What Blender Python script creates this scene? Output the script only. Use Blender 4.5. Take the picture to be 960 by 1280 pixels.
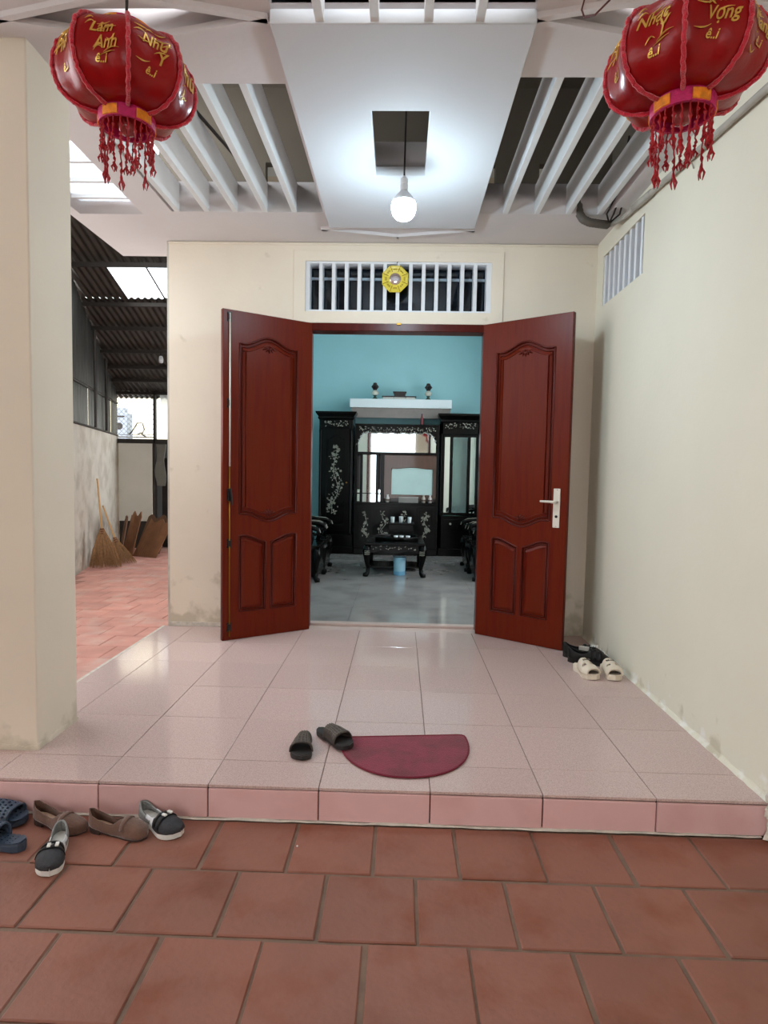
import bpy, bmesh, math, random
from math import sin, cos, pi, radians, sqrt, atan2, acos
from mathutils import Vector, Matrix, Euler
for o in list(bpy.data.objects): bpy.data.objects.remove(o)
S = bpy.context.scene
COL = S.collection
RND = random.Random(7)

# ------------------------------------------------------------------ camera, world, exposure
YAW, PITCH, ROLL, FPX = 0.02556, 0.06296, 0.018766, 764.36
fw = Vector((-sin(YAW)*cos(PITCH), cos(YAW)*cos(PITCH), -sin(PITCH)))
rt = Vector((cos(YAW), sin(YAW), 0)); up = rt.cross(fw)
r2 = cos(ROLL)*rt + sin(ROLL)*up; u2 = cos(ROLL)*up - sin(ROLL)*rt
cam = bpy.data.cameras.new('camera'); camo = bpy.data.objects.new('camera', cam); COL.objects.link(camo)
cam.sensor_fit = 'VERTICAL'; cam.sensor_height = 36.0; cam.lens = FPX/1280*36.0; cam.clip_start = 0.05
M = Matrix((r2, u2, -fw)).transposed().to_4x4(); M.translation = (0, 0, 1.25)
camo.matrix_world = M
S.camera = camo

W = bpy.data.worlds.new('overcast'); S.world = W; W.use_nodes = True
bg = W.node_tree.nodes['Background']; bg.inputs[0].default_value = (0.93, 0.97, 1.0, 1); bg.inputs[1].default_value = 4.4
S.view_settings.view_transform = 'Standard'; S.view_settings.look = 'None'
S.view_settings.gamma = 1.0; S.view_settings.use_curve_mapping = False
S.view_settings.exposure = 0.13
BULB_POWER = 290.0          # emission strength of the tip of the bulb globe
try: S.cycles.use_denoising = True
except Exception: pass

# ------------------------------------------------------------------ materials
def lin(c):
    return tuple(((v/255)/12.92 if v/255 <= .04045 else ((v/255+.055)/1.055)**2.4) for v in c)
MATS = {}
def mat(name, rgb, rough=.6, var=.0, scale=6, bump=0., bscale=60, metal=0., spec=.5, coat=0., rnd=0., trans=0., rgb2=None, thr=(.45, .65), scale2=3, stretch=None, alpha=1., emit=0., sheen=0.):
    """procedural principled material: world-space noise tint, optional second colour in patches, fine bump, tint per object"""
    if name in MATS: return MATS[name]
    m = bpy.data.materials.new(name); m.use_nodes = True; MATS[name] = m
    nt = m.node_tree; N = nt.nodes; L = nt.links; b = N['Principled BSDF']
    b.inputs['Roughness'].default_value = rough; b.inputs['Metallic'].default_value = metal
    b.inputs['Specular IOR Level'].default_value = spec; b.inputs['Coat Weight'].default_value = coat
    b.inputs['Transmission Weight'].default_value = trans; b.inputs['Alpha'].default_value = alpha
    b.inputs['Coat Roughness'].default_value = .06
    if sheen: b.inputs['Sheen Weight'].default_value = sheen
    c = lin(rgb); out = None
    if emit:
        b.inputs['Emission Color'].default_value = (*c, 1); b.inputs['Emission Strength'].default_value = emit
    b.inputs['Base Color'].default_value = (*c, 1)
    geo = N.new('ShaderNodeNewGeometry'); vec = geo.outputs['Position']
    if stretch:
        mp = N.new('ShaderNodeMapping'); mp.inputs['Scale'].default_value = stretch; L.new(vec, mp.inputs[0]); vec = mp.outputs[0]
    if rgb2:
        t = N.new('ShaderNodeTexNoise'); t.inputs['Scale'].default_value = scale2; t.inputs['Detail'].default_value = 6; L.new(vec, t.inputs['Vector'])
        mr = N.new('ShaderNodeMapRange'); mr.inputs[1].default_value = thr[0]; mr.inputs[2].default_value = thr[1]; L.new(t.outputs['Fac'], mr.inputs[0])
        mx = N.new('ShaderNodeMix'); mx.data_type = 'RGBA'; mx.inputs[6].default_value = (*c, 1); mx.inputs[7].default_value = (*lin(rgb2), 1)
        L.new(mr.outputs[0], mx.inputs[0]); out = mx.outputs[2]
    fac = None
    if var:
        t = N.new('ShaderNodeTexNoise'); t.inputs['Scale'].default_value = scale; t.inputs['Detail'].default_value = 5; L.new(vec, t.inputs['Vector'])
        mr = N.new('ShaderNodeMapRange'); mr.inputs[1].default_value = .25; mr.inputs[2].default_value = .75
        mr.inputs[3].default_value = 1-var; mr.inputs[4].default_value = 1+var; L.new(t.outputs['Fac'], mr.inputs[0]); fac = mr.outputs[0]
    if rnd:
        oi = N.new('ShaderNodeObjectInfo'); mr = N.new('ShaderNodeMapRange'); mr.inputs[3].default_value = 1-rnd; mr.inputs[4].default_value = 1+rnd
        L.new(oi.outputs['Random'], mr.inputs[0])
        if fac:
            mm = N.new('ShaderNodeMath'); mm.operation = 'MULTIPLY'; L.new(fac, mm.inputs[0]); L.new(mr.outputs[0], mm.inputs[1]); fac = mm.outputs[0]
        else: fac = mr.outputs[0]
    if fac:
        vm = N.new('ShaderNodeVectorMath'); vm.operation = 'SCALE'; L.new(fac, vm.inputs['Scale'])
        if out: L.new(out, vm.inputs[0])
        else: vm.inputs[0].default_value = c
        out = vm.outputs[0]
    if out: L.new(out, b.inputs['Base Color'])
    if bump:
        t = N.new('ShaderNodeTexNoise'); t.inputs['Scale'].default_value = bscale; t.inputs['Detail'].default_value = 4; L.new(vec, t.inputs['Vector'])
        bp = N.new('ShaderNodeBump'); bp.inputs['Strength'].default_value = bump; bp.inputs['Distance'].default_value = .01
        L.new(t.outputs['Fac'], bp.inputs['Height']); L.new(bp.outputs[0], b.inputs['Normal'])
    return m

def stain(m, rgb, z0, z1, nscale=7, amount=1.0, thr=(.5, .62)):
    """old damp damage near the foot of a plaster wall: patches whose odds fall off with height (they stay wherever the light is)"""
    nt = m.node_tree; N = nt.nodes; L = nt.links; b = N['Principled BSDF']
    src = b.inputs['Base Color'].links[0].from_socket
    geo = N.new('ShaderNodeNewGeometry'); sp = N.new('ShaderNodeSeparateXYZ'); L.new(geo.outputs['Position'], sp.inputs[0])
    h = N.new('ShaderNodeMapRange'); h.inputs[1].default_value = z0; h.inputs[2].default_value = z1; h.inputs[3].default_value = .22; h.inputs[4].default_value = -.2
    L.new(sp.outputs[2], h.inputs[0])
    t = N.new('ShaderNodeTexNoise'); t.inputs['Scale'].default_value = nscale; t.inputs['Detail'].default_value = 8; L.new(geo.outputs['Position'], t.inputs['Vector'])
    a = N.new('ShaderNodeMath'); a.operation = 'ADD'; L.new(h.outputs[0], a.inputs[0]); L.new(t.outputs['Fac'], a.inputs[1])
    r = N.new('ShaderNodeMapRange'); r.inputs[1].default_value = thr[0]; r.inputs[2].default_value = thr[1]; r.inputs[4].default_value = amount; L.new(a.outputs[0], r.inputs[0])
    mx = N.new('ShaderNodeMix'); mx.data_type = 'RGBA'; mx.inputs[7].default_value = (*lin(rgb), 1); L.new(src, mx.inputs[6]); L.new(r.outputs[0], mx.inputs[0])
    L.new(mx.outputs[2], b.inputs['Base Color']); return m

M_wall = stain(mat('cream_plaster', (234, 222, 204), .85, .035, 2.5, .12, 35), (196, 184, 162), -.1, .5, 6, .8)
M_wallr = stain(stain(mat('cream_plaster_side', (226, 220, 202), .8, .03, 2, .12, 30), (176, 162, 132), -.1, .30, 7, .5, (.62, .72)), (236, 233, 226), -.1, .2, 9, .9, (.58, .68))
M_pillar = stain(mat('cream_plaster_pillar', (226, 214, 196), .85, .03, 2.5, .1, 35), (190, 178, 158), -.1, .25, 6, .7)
M_ceil = mat('white_ceiling_paint', (216, 210, 210), .8, .035, 2.2, .1, 25)
M_panel = mat('white_panel_paint', (208, 210, 214), .75, .02, 2, .06, 25)
M_fin = mat('white_fin_paint', (222, 222, 222), .7, .05, 5, .15, 30)
M_attic = mat('grey_render', (120, 112, 100), .9, .1, 3, .1, 20)
M_ptile = mat('porch_tile', (206, 180, 174), .09, .05, 60, .02, 90, rnd=.03, rgb2=(188, 164, 157), scale2=180, thr=(.48, .6))
M_riser = mat('pink_riser_tile', (228, 186, 184), .3, .05, 5, .04, 40, rnd=.04, rgb2=(216, 172, 168), scale2=5)
M_grout = mat('dark_grout', (120, 98, 90), .9, .25, 14, .2, 60)
M_lime = mat('white_lime_grout', (205, 196, 184), .9, .2, 25, .4, 60)
M_red = mat('terracotta_tile', (140, 89, 72), .55, .13, 4, .25, 45, rnd=.07, rgb2=(128, 70, 46), scale2=5.5, thr=(.5, .72))
M_rgrout = mat('terracotta_grout', (122, 98, 84), .9, .25, 12, .3, 50)
M_alley = mat('alley_brick', (206, 148, 134), .7, .14, 5, .3, 40, rnd=.06, rgb2=(208, 168, 156), scale2=4, thr=(.5, .7))
M_door = mat('mahogany', (104, 30, 7), .34, .22, 3, .06, 30, spec=.16, coat=.0, stretch=(9, 9, .7), rgb2=(88, 19, 6), scale2=3)
M_doord = mat('mahogany_moulding', (80, 18, 7), .3, .2, 3, spec=.2, coat=.0, stretch=(9, 9, .7))
M_white = mat('white_paint', (226, 228, 232), .55, .02, 4)
M_chrome = mat('chrome', (210, 210, 210), .18, metal=1.)
M_black = mat('black_metal', (24, 22, 22), .4, metal=.4)
M_ivory = mat('ivory_enamel', (222, 214, 200), .3)
M_lacq = mat('black_lacquer', (6, 5, 5), .18, .2, 8, spec=.14)
M_lacqb = mat('brown_lacquer', (70, 36, 18), .3, .2, 4, coat=.4, stretch=(6, 6, 1))
M_pearl = mat('mother_of_pearl', (150, 148, 136), .3, .3, 30)
M_teal = mat('teal_paint', (160, 208, 215), .8, .03, 2, .05, 30)
M_ifloor = mat('grey_marble', (146, 142, 140), .12, .07, 4, rnd=.02, rgb2=(132, 128, 126), scale2=3)
M_glass = mat('pale_glass', (190, 215, 212), .04, trans=.85, spec=.6)
M_mirror = mat('mirror', (216, 226, 228), .03, metal=1.)
M_navy = mat('dark_window_glass', (16, 24, 34), .06, spec=.6)
M_lred = mat('lantern_satin', (146, 0, 6), .3, .14, 14, .25, 26, spec=.3)
M_lrib = mat('lantern_fuzzy_trim', (204, 12, 48), .8, .2, 60, .6, 220, sheen=.5)
M_lmag = mat('lantern_magenta_band', (196, 24, 98), .6, .2, 60, .4, 160)
M_lora = mat('lantern_orange_band', (238, 140, 24), .55, .25, 60, .4, 160)
M_gold = mat('gold_lettering', (222, 178, 84), .28, .2, 40, metal=.55)
M_tas = mat('tassel_thread', (168, 10, 26), .6, .25, 60)
M_yel = mat('gilded_yellow', (226, 206, 74), .4, .1, 40)
M_brass = mat('old_brass', (150, 110, 40), .4, metal=.8)
M_grey = mat('grey_conduit', (172, 166, 156), .55, .12, 12, .1, 40)
M_dgrey = mat('grimy_hose', (92, 84, 76), .55, .3, 14, .2, 40)
M_wire = mat('dark_wire', (38, 30, 28), .6)
M_rwire = mat('maroon_wire', (86, 36, 34), .6)
M_iron = mat('galvanised_iron', (92, 90, 86), .42, .3, 5, .1, 20, metal=.75, stretch=(3, 3, .6))
M_roof = mat('rusty_roof_iron', (70, 64, 58), .55, .3, 4, .1, 20, metal=.4, stretch=(4, .7, 1))
M_steel = mat('dark_steel', (52, 46, 42), .6, .2, 8, metal=.3)
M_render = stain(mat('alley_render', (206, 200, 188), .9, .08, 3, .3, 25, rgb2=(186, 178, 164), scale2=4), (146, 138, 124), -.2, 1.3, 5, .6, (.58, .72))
M_board = mat('pale_board', (206, 202, 190), .6, .05, 3)
M_neigh = mat('neighbour_plaster', (236, 226, 196), .85, .04, 2)
M_box = mat('grey_box_paint', (150, 158, 168), .5, .05, 6)
M_tarp = None
M_bamboo = mat('bamboo', (196, 152, 96), .5, .15, 20)
M_straw = mat('straw', (150, 112, 74), .8, .3, 40)
M_card = mat('cardboard', (126, 84, 54), .85, .15, 8, .1, 60)
M_card2 = mat('dark_cardboard', (96, 66, 46), .85, .15, 8, .1, 60)
M_mat = mat('maroon_mat', (126, 22, 52), .9, .12, 25, .4, 200, sheen=.2, rgb2=(104, 14, 36), scale2=7)
M_loaf = mat('brown_suede', (104, 74, 60), .85, .16, 30, .3, 160, sheen=.3)
M_loafin = mat('beige_lining', (206, 176, 150), .8)
M_loafsole = mat('dark_brown_rubber', (56, 40, 34), .6)
M_navyr = mat('slate_blue_rubber', (56, 70, 88), .5, .08, 20)
M_navyd = mat('dark_blue_rubber', (24, 30, 40), .6)
M_dbr = mat('dark_brown_rubber_slide', (64, 54, 48), .55, .15, 60, .2, 140)
M_dbr2 = mat('black_brown_footbed', (34, 28, 26), .6)
M_cream = mat('cream_rubber', (226, 212, 192), .5, .04, 20)
M_creamd = mat('grey_print_and_toe_shade', (96, 84, 74), .7)
M_blk = mat('black_leather', (11, 11, 12), .42, .1, 40, spec=.35)
M_wsole = mat('white_rubber', (224, 222, 216), .5, .08, 30)
M_gfab = mat('grey_mesh_fabric', (142, 142, 140), .8, .2, 90, .5, 220)
M_dfab = mat('charcoal_fabric', (48, 48, 52), .7, .15, 90, .3, 200)
M_bin = mat('pale_blue_plastic', (150, 198, 220), .35)
M_wine = mat('wine_red', (110, 40, 48), .4)
M_incense = mat('dark_wood', (44, 30, 30), .4)
M_stone = mat('altar_top_stone', (226, 236, 240), .3)
M_apron = mat('grey_wood_apron', (140, 132, 128), .6, .1, 8)

def emis(name, rgb, strength):
    m = bpy.data.materials.new(name); m.use_nodes = True; n = m.node_tree
    e = n.nodes.new('ShaderNodeEmission'); e.inputs[0].default_value = (*rgb, 1); e.inputs[1].default_value = strength
    n.links.new(e.outputs[0], n.nodes['Material Output'].inputs[0]); return m
M_bulb = emis('lit_bulb', (.68, .88, 1.0), BULB_POWER)
def led_dome(m):
    # the LED plate sits in the base and shines forward: the dome is brightest at its tip, dimmest round the collar
    nt = m.node_tree; N = nt.nodes; e = [k for k in N if k.type == 'EMISSION'][0]
    g = N.new('ShaderNodeNewGeometry'); s = N.new('ShaderNodeSeparateXYZ'); nt.links.new(g.outputs['Normal'], s.inputs[0])
    r = N.new('ShaderNodeMapRange'); r.inputs[1].default_value = .35; r.inputs[2].default_value = -.6; r.inputs[3].default_value = BULB_POWER*.3; r.inputs[4].default_value = BULB_POWER
    nt.links.new(s.outputs[2], r.inputs[0]); nt.links.new(r.outputs[0], e.inputs[1])
led_dome(M_bulb)
def translucent(name, rgb, fac=.35):
    m = bpy.data.materials.new(name); m.use_nodes = True; n = m.node_tree; N = n.nodes
    t = N.new('ShaderNodeBsdfTranslucent'); t.inputs[0].default_value = (*rgb, 1); tr = N.new('ShaderNodeBsdfTransparent'); tr.inputs[0].default_value = (*rgb, 1)
    mx = N.new('ShaderNodeMixShader'); mx.inputs[0].default_value = fac; n.links.new(t.outputs[0], mx.inputs[1]); n.links.new(tr.outputs[0], mx.inputs[2])
    n.links.new(mx.outputs[0], N['Material Output'].inputs[0]); return m
M_tarp = translucent('pale_tarp', (.72, .75, .82), .25)
M_sky = translucent('fibreglass_sheet', (.95, .97, 1.0), .55)

# ------------------------------------------------------------------ mesh helpers
def BM(): return bmesh.new()
def box(bm, x0, x1, y0, y1, z0, z1, mi=0):
    vs = [bm.verts.new(p) for p in ((x0,y0,z0),(x1,y0,z0),(x1,y1,z0),(x0,y1,z0),(x0,y0,z1),(x1,y0,z1),(x1,y1,z1),(x0,y1,z1))]
    for f in ((0,3,2,1),(4,5,6,7),(0,1,5,4),(1,2,6,5),(2,3,7,6),(3,0,4,7)):
        bm.faces.new([vs[i] for i in f]).material_index = mi
    return vs
def loft(bm, loops, closed=True, cap=True, mi=0):
    R = [[bm.verts.new(p) for p in l] for l in loops]; n = len(R[0])
    for a, b in zip(R, R[1:]):
        for i in range(n if closed else n-1):
            j = (i+1) % n
            try: bm.faces.new((a[i], a[j], b[j], b[i])).material_index = mi
            except ValueError: pass
    if cap and closed:
        for l in (R[0][::-1], R[-1]):
            try: bm.faces.new(l).material_index = mi
            except ValueError: pass
    return R
def lathe(bm, prof, n=16, c=(0,0,0), cap=True, mi=0):
    loft(bm, [[(c[0]+r*cos(2*pi*i/n), c[1]+r*sin(2*pi*i/n), c[2]+z) for i in range(n)] for r, z in prof], True, cap, mi)
def tube(bm, pts, r, n=8, cap=True, mi=0):
    pts = [Vector(p) for p in pts]; loops = []; prev = None
    for i, p in enumerate(pts):
        t = (pts[min(i+1, len(pts)-1)]-pts[max(i-1, 0)]).normalized()
        if prev is None:
            a = Vector((0,0,1)) if abs(t.z) < .9 else Vector((1,0,0)); u = t.cross(a).normalized()
        else: u = (prev - t*prev.dot(t)).normalized()
        prev = u; v = t.cross(u); rr = r[i] if isinstance(r, (list, tuple)) else r
        loops.append([p+rr*(cos(2*pi*k/n)*u+sin(2*pi*k/n)*v) for k in range(n)])
    loft(bm, loops, True, cap, mi)
def prism(bm, out, f, g, mi=0):
    """outline of 2D points mapped through f(x,y) at one side and g(x,y) at the other"""
    a = [bm.verts.new(f(*p)) for p in out]; b = [bm.verts.new(g(*p)) for p in out]; n = len(out)
    bm.faces.new(a[::-1]).material_index = mi; bm.faces.new(b).material_index = mi
    for i in range(n): bm.faces.new((a[i], a[(i+1)%n], b[(i+1)%n], b[i])).material_index = mi
def plate(outer, holes, thick, bev=0.):
    """flat sheet with holes, in XY, from z = 0 to thick"""
    cu = bpy.data.curves.new('plate', 'CURVE'); cu.dimensions = '2D'; cu.fill_mode = 'BOTH'; cu.extrude = thick/2-bev; cu.bevel_depth = bev; cu.bevel_resolution = 1
    for loop in [outer]+holes:
        sp = cu.splines.new('POLY'); sp.points.add(len(loop)-1); sp.use_cyclic_u = True
        for q, p in zip(sp.points, loop): q.co = (p[0], p[1], 0, 1)
    o = bpy.data.objects.new('plate', cu); me = bpy.data.meshes.new_from_object(o)
    bpy.data.objects.remove(o); bpy.data.curves.remove(cu)
    bm = BM(); bm.from_mesh(me); bpy.data.meshes.remove(me)
    bmesh.ops.translate(bm, verts=bm.verts, vec=(0, 0, thick/2))
    bmesh.ops.remove_doubles(bm, verts=bm.verts, dist=1e-5); return bm
def rect(x0, x1, y0, y1): return [(x0,y0),(x1,y0),(x1,y1),(x0,y1)]
def text_bm(body, size, ext=.0006, shear=.35):
    cu = bpy.data.curves.new('lettering', 'FONT'); cu.body = body; cu.size = size; cu.extrude = ext; cu.shear = shear; cu.align_x = 'CENTER'; cu.offset = size*.012; cu.resolution_u = 3
    o = bpy.data.objects.new('lettering', cu); me = bpy.data.meshes.new_from_object(o)
    bpy.data.objects.remove(o); bpy.data.curves.remove(cu)
    bm = BM(); bm.from_mesh(me); bpy.data.meshes.remove(me); return bm
def xf(bm, m): bmesh.ops.transform(bm, matrix=m, verts=bm.verts); return bm

WM = {}
def obj(name, bm, mats, parent=None, loc=(0,0,0), rot=(0,0,0), world=False, smooth=False, bevel=0., seg=2, solid=0., sub=0, merge=0., recalc=True):
    if merge: bmesh.ops.remove_doubles(bm, verts=bm.verts, dist=merge)
    if recalc: bmesh.ops.recalc_face_normals(bm, faces=bm.faces)
    me = bpy.data.meshes.new(name)
    if world and parent is not None: bmesh.ops.transform(bm, matrix=WM[parent.name].inverted(), verts=bm.verts)
    bm.to_mesh(me); bm.free()
    for m in (mats if isinstance(mats, (list, tuple)) else [mats]): me.materials.append(m)
    if smooth:
        for p in me.polygons: p.use_smooth = True
    return inst(name, me, parent, loc, rot, bevel, seg, solid, sub)
def inst(name, me, parent=None, loc=(0,0,0), rot=(0,0,0), bevel=0., seg=2, solid=0., sub=0):
    o = bpy.data.objects.new(name, me); COL.objects.link(o); o.location = loc; o.rotation_euler = rot; o.parent = parent
    L = Matrix.LocRotScale(Vector(loc), Euler(rot), None)
    WM[o.name] = (WM[parent.name] @ L) if parent is not None else L
    if solid:
        m = o.modifiers.new('thickness', 'SOLIDIFY'); m.thickness = solid; m.offset = 0
    if sub:
        m = o.modifiers.new('smooth', 'SUBSURF'); m.levels = sub; m.render_levels = sub
    if bevel:
        m = o.modifiers.new('bevel', 'BEVEL'); m.width = bevel; m.segments = seg; m.limit_method = 'ANGLE'; m.angle_limit = radians(40); m.harden_normals = False
    return o
def tag(o, label, cat, group=None, kind=None):
    o['label'] = label; o['category'] = cat
    if group: o['group'] = group
    if kind: o['kind'] = kind
    return o
def thing(name, label, cat, loc=(0,0,0), rot=(0,0,0), group=None, kind=None):
    return tag(inst(name, None, None, loc, rot), label, cat, group, kind)
def copy_tree(o, parent=None):
    c = o.copy(); COL.objects.link(c); c.parent = parent
    for ch in [k for k in bpy.data.objects if k.parent == o]: copy_tree(ch, c)
    return c
def lerp(t, xs, ys):
    for a, b, c, d in zip(xs, xs[1:], ys, ys[1:]):
        if t <= b: return c+(d-c)*(t-a)/(b-a)
    return ys[-1]

# ------------------------------------------------------------------ ground and floors
YZ = -.14
b = BM(); box(b, -6.5, 1.465, -7, 2.36, YZ-.3, YZ-.006)
yard = tag(obj('yard_floor', b, M_rgrout), 'terracotta tiled yard floor in front of the porch step', 'floor', kind='structure')
def tile_mesh(name, w, d, h, m, bev=.003):
    b = BM(); box(b, -w/2, w/2, -d/2, d/2, -h, 0)
    bmesh.ops.bevel(b, geom=[e for e in b.edges if all(v.co.z > -1e-6 for v in e.verts)], offset=bev, segments=1, affect='EDGES')
    me = bpy.data.meshes.new(name); bmesh.ops.recalc_face_normals(b, faces=b.faces); b.to_mesh(me); b.free(); me.materials.append(m); return me
tm = tile_mesh('terracotta', .292, .292, .02, M_red, .004)
for r, off in enumerate((-.07, .08, -.075, .075, -.07, .08)):
    yc = 2.035+.152-.305*r
    for k in range(-7 if r < 3 else -5, 6):
        x = off+.304*k-.152
        if x+.15 > 1.46 or x < -2.2: continue
        inst('tile', tm, yard, (x+RND.uniform(-.003,.003), yc-.002+.0035*x*-1+RND.uniform(-.003,.003), YZ+RND.uniform(-.002,.0015)), (RND.uniform(-.004,.004), RND.uniform(-.004,.004), RND.uniform(-.006,.006)))
    b = BM(); box(b, -.08, .08, -.146, .146, -.02, 0)
    x = off+.304*5-.152+.304
    hw = (1.46-(off+.304*4+.004))/2
    last = off+.304*4+.004
    while last+.3 < 1.46: last += .304
    hw = (1.462-last)/2
    b.free(); b = BM(); box(b, -hw, hw, -.146, .146, -.02, 0)
    obj('tile', b, M_red, yard, (last+hw, yc-.002-.0035*last, YZ-.001), bevel=.003, seg=1)

PX = [-2.954+.4425*k for k in range(0, 11)]            # porch tile joints in x: ..., -0.742, -0.30, 0.1425, 0.585, 1.0275, 1.47
PY = [2.345, 2.558, 3.003, 3.45, 3.897, 4.344, 4.79]
b = BM()
box(b, -1.862, 1.465, 2.36, 4.8, -.32, -.005); box(b, -3.2, -1.862, 2.36, 3.2, -.32, -.005)
porch = tag(obj('porch_floor', b, M_grout), 'raised porch floor of pinkish grey speckled tiles before the door', 'floor', kind='structure')
g = .0016
for i in range(len(PX)-1):
    for j in range(len(PY)-1):
        x0, x1, y0, y1 = PX[i], min(PX[i+1], 1.465), PY[j], PY[j+1]
        if x1 <= -1.862: 
            if y0 > 3.1: continue
            y1 = min(y1, 3.2)
        elif x0 < -1.862:
            if y0 > 3.1: x0 = -1.862
        if x1 < -2.6: continue
        b = BM(); box(b, x0+g, x1-g, y0+g, y1-g, -.012, 0)
        dz = RND.uniform(-.0006, .0006)
        bmesh.ops.translate(b, verts=b.verts, vec=(0, 0, dz))
        obj('tile', b, M_ptile, porch, bevel=.0012, seg=1)
b = BM(); box(b, -1.885, -1.862, 3.0, 4.8, -.32, -.001)
obj('edge_trim', b, M_lime, porch, bevel=.004)

rs = tag(inst('trim_1', bpy.data.meshes.new('riser'), None), 'pink tiled riser of the porch step with dark vertical joints', 'step', kind='structure')
b = BM(); box(b, -3.2, 1.465, 2.352, 2.36, YZ-.05, -.004); b.to_mesh(rs.data); b.free(); rs.data.materials.append(mat('sooty_grout', (66, 50, 46), .9, .25, 14))
for i in range(len(PX)-1):
    x0, x1 = PX[i]+.0025, min(PX[i+1], 1.465)-.0025
    if x1 < -2.6: continue
    b = BM(); box(b, x0, x1, 2.341+RND.uniform(0,.002), 2.354, YZ+.006, -.0155)
    obj('tile', b, M_riser, rs, bevel=.002, seg=1)
# crumbly lime along the foot of the riser
b = BM(); pts = []
for k in range(70):
    x = -2.4+k*.0556; h = .003+RND.random()*.006
    pts.append([(x, 2.350, YZ), (x, 2.338-RND.random()*.007, YZ+.001), (x, 2.340, YZ+h), (x, 2.351, YZ+h*1.1)])
loft(b, pts); obj('grout_strip', b, M_lime, rs)
b = BM()
for x0, z0, z1, w in ((1.405, -.135, .0, .05), (1.425, -.06, .045, .04)):
    lo = []
    for k in range(9):
        z = z0+(z1-z0)*k/8; lo.append([(1.47, 2.3, z), (1.455-RND.random()*w*.6, 2.33-RND.random()*.012, z), (1.47, 2.36, z)])
    loft(b, lo)
obj('plaster_crumble', b, M_lime, rs)

# alley floor, interior floor
b = BM(); box(b, -6.5, -1.885, 2.36, 14, YZ-.3, YZ-.004)
alley = tag(obj('alley_floor', b, mat('alley_joint', (170, 120, 108), .9, .2, 10)), 'worn pinkish red brick floor of the side alley', 'floor', kind='structure')
tm = tile_mesh('alley_brick', .296, .296, .02, M_alley, .004)
for j in range(25):
    for i in range(11):
        x, y = -2.04-.302*i-(.15 if j % 2 else 0), 3.3+.302*j
        lim = -4.24-.27*(y-7.97)
        if x < lim+.05 or x < -(y*.56)-.4: continue
        inst('brick', tm, alley, (x, y, YZ+RND.uniform(-.003, .002)), (RND.uniform(-.005,.005), RND.uniform(-.005,.005), RND.uniform(-.01,.01)))
b = BM(); box(b, -1.625, 1.7, 5.0, 10, -.3, -.002)
ifl = tag(obj('interior_floor', b, M_grout), 'polished grey tiled floor of the living room', 'floor', kind='structure')
for j in range(9):
    for i in range(6):
        x0, y0 = -1.62+.6*i, 5.0+.6*j
        x1, y1 = min(x0+.6, 1.7), min(y0+.6, 10)
        if y1-y0 < .05: continue
        b = BM(); box(b, x0+.0008, x1-.0008, y0+.0008, y1-.0008, -.01, .004); obj('tile', b, M_ifloor, ifl)
b = BM(); box(b, -.78, .70, 4.80, 5.0, -.3, -.003); box(b, -.74, .66, 4.93, 5.005, -.003, .018)
thr = tag(obj('door_threshold', b, mat('threshold_stone', (198, 176, 168), .25, .08, 8), bevel=.004), 'narrow pale stone threshold strip across the front doorway', 'threshold', kind='structure')

# ------------------------------------------------------------------ walls
DX0, DX1, DZ = -.76, .67, 2.40            # door opening
VX0, VX1, VZ0, VZ1 = -.764, .668, 2.488, 2.872
b = BM()
box(b, -1.825, DX0, 4.8, 5.0, -.3, 3.5); box(b, DX1, 1.6, 4.8, 5.0, -.3, 3.5)
box(b, DX0, DX1, 4.8, 5.0, DZ, VZ0); box(b, DX0, DX1, 4.8, 5.0, VZ1, 3.5)
wb = tag(obj('wall_back', b, M_wall), 'cream plaster front wall of the house around the double door', 'wall', kind='structure')
bm_ = plate(rect(-.85, .755, 2.405, 2.945), [rect(VX0, VX1, VZ0, VZ1)], .012, .003)
xf(bm_, Matrix.Translation((0, 4.8, 0)) @ Matrix.Rotation(pi/2, 4, 'X')); obj('plaster_surround', bm_, M_wall, wb)
b = BM(); lo = []
for k in range(30):
    x = -1.828+k*.037; lo.append([(x, 4.805, .0), (x, 4.789-RND.random()*.004, .001), (x, 4.791, .026+RND.random()*.01), (x, 4.805, .034)])
loft(b, lo); obj('worn_base', b, M_lime, wb)
b = BM(); tube(b, [(-1.825, 4.796, 2.998), (1.465, 4.796, 2.998)], .008, 8); obj('caulk_line', b, M_wall, wb)

b = BM(); RW = 1.465
box(b, RW, RW+.2, -3.5, 3.892, -.44, 3.3); box(b, RW, RW+.2, 4.652, 5.2, -.44, 3.3)
box(b, RW, RW+.2, 3.892, 4.652, -.44, 2.512); box(b, RW, RW+.2, 3.892, 4.652, 2.872, 3.3)
wr = tag(obj('wall_right', b, M_wallr), 'long cream plaster wall on the right of the porch', 'wall', kind='structure')
b = BM(); lo = []
for k in range(60):
    y = 2.34+k*.0415; d = .003+RND.random()*.006
    lo.append([(RW+.01, y, -.001), (RW-d-.012, y, .0), (RW-d*.6, y, .008+RND.random()*.010), (RW+.01, y, .022+RND.random()*.03)])
loft(b, lo); obj('skirt_crumble', b, M_wallr, wr)
b = BM(); box(b, RW+.15, RW+.17, 3.892, 4.652, 2.512, 2.872)
vn = thing('window_2', 'small ventilation opening with white vertical fins high in the right wall', 'vent', (RW, 4.27, 2.69), kind='structure')
obj('daylight_backing', b, mat('pale_vent_backing', (176, 184, 204), .7), vn, world=True)  # pale blue of this added sheet stands in for daylight behind the fins
for k in range(8):
    y = 3.93+k*.098; b = BM(); box(b, RW+.006, RW+.09, y, y+.034, 2.512, 2.872); obj('fin', b, M_white, vn, world=True, bevel=.003)

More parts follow.
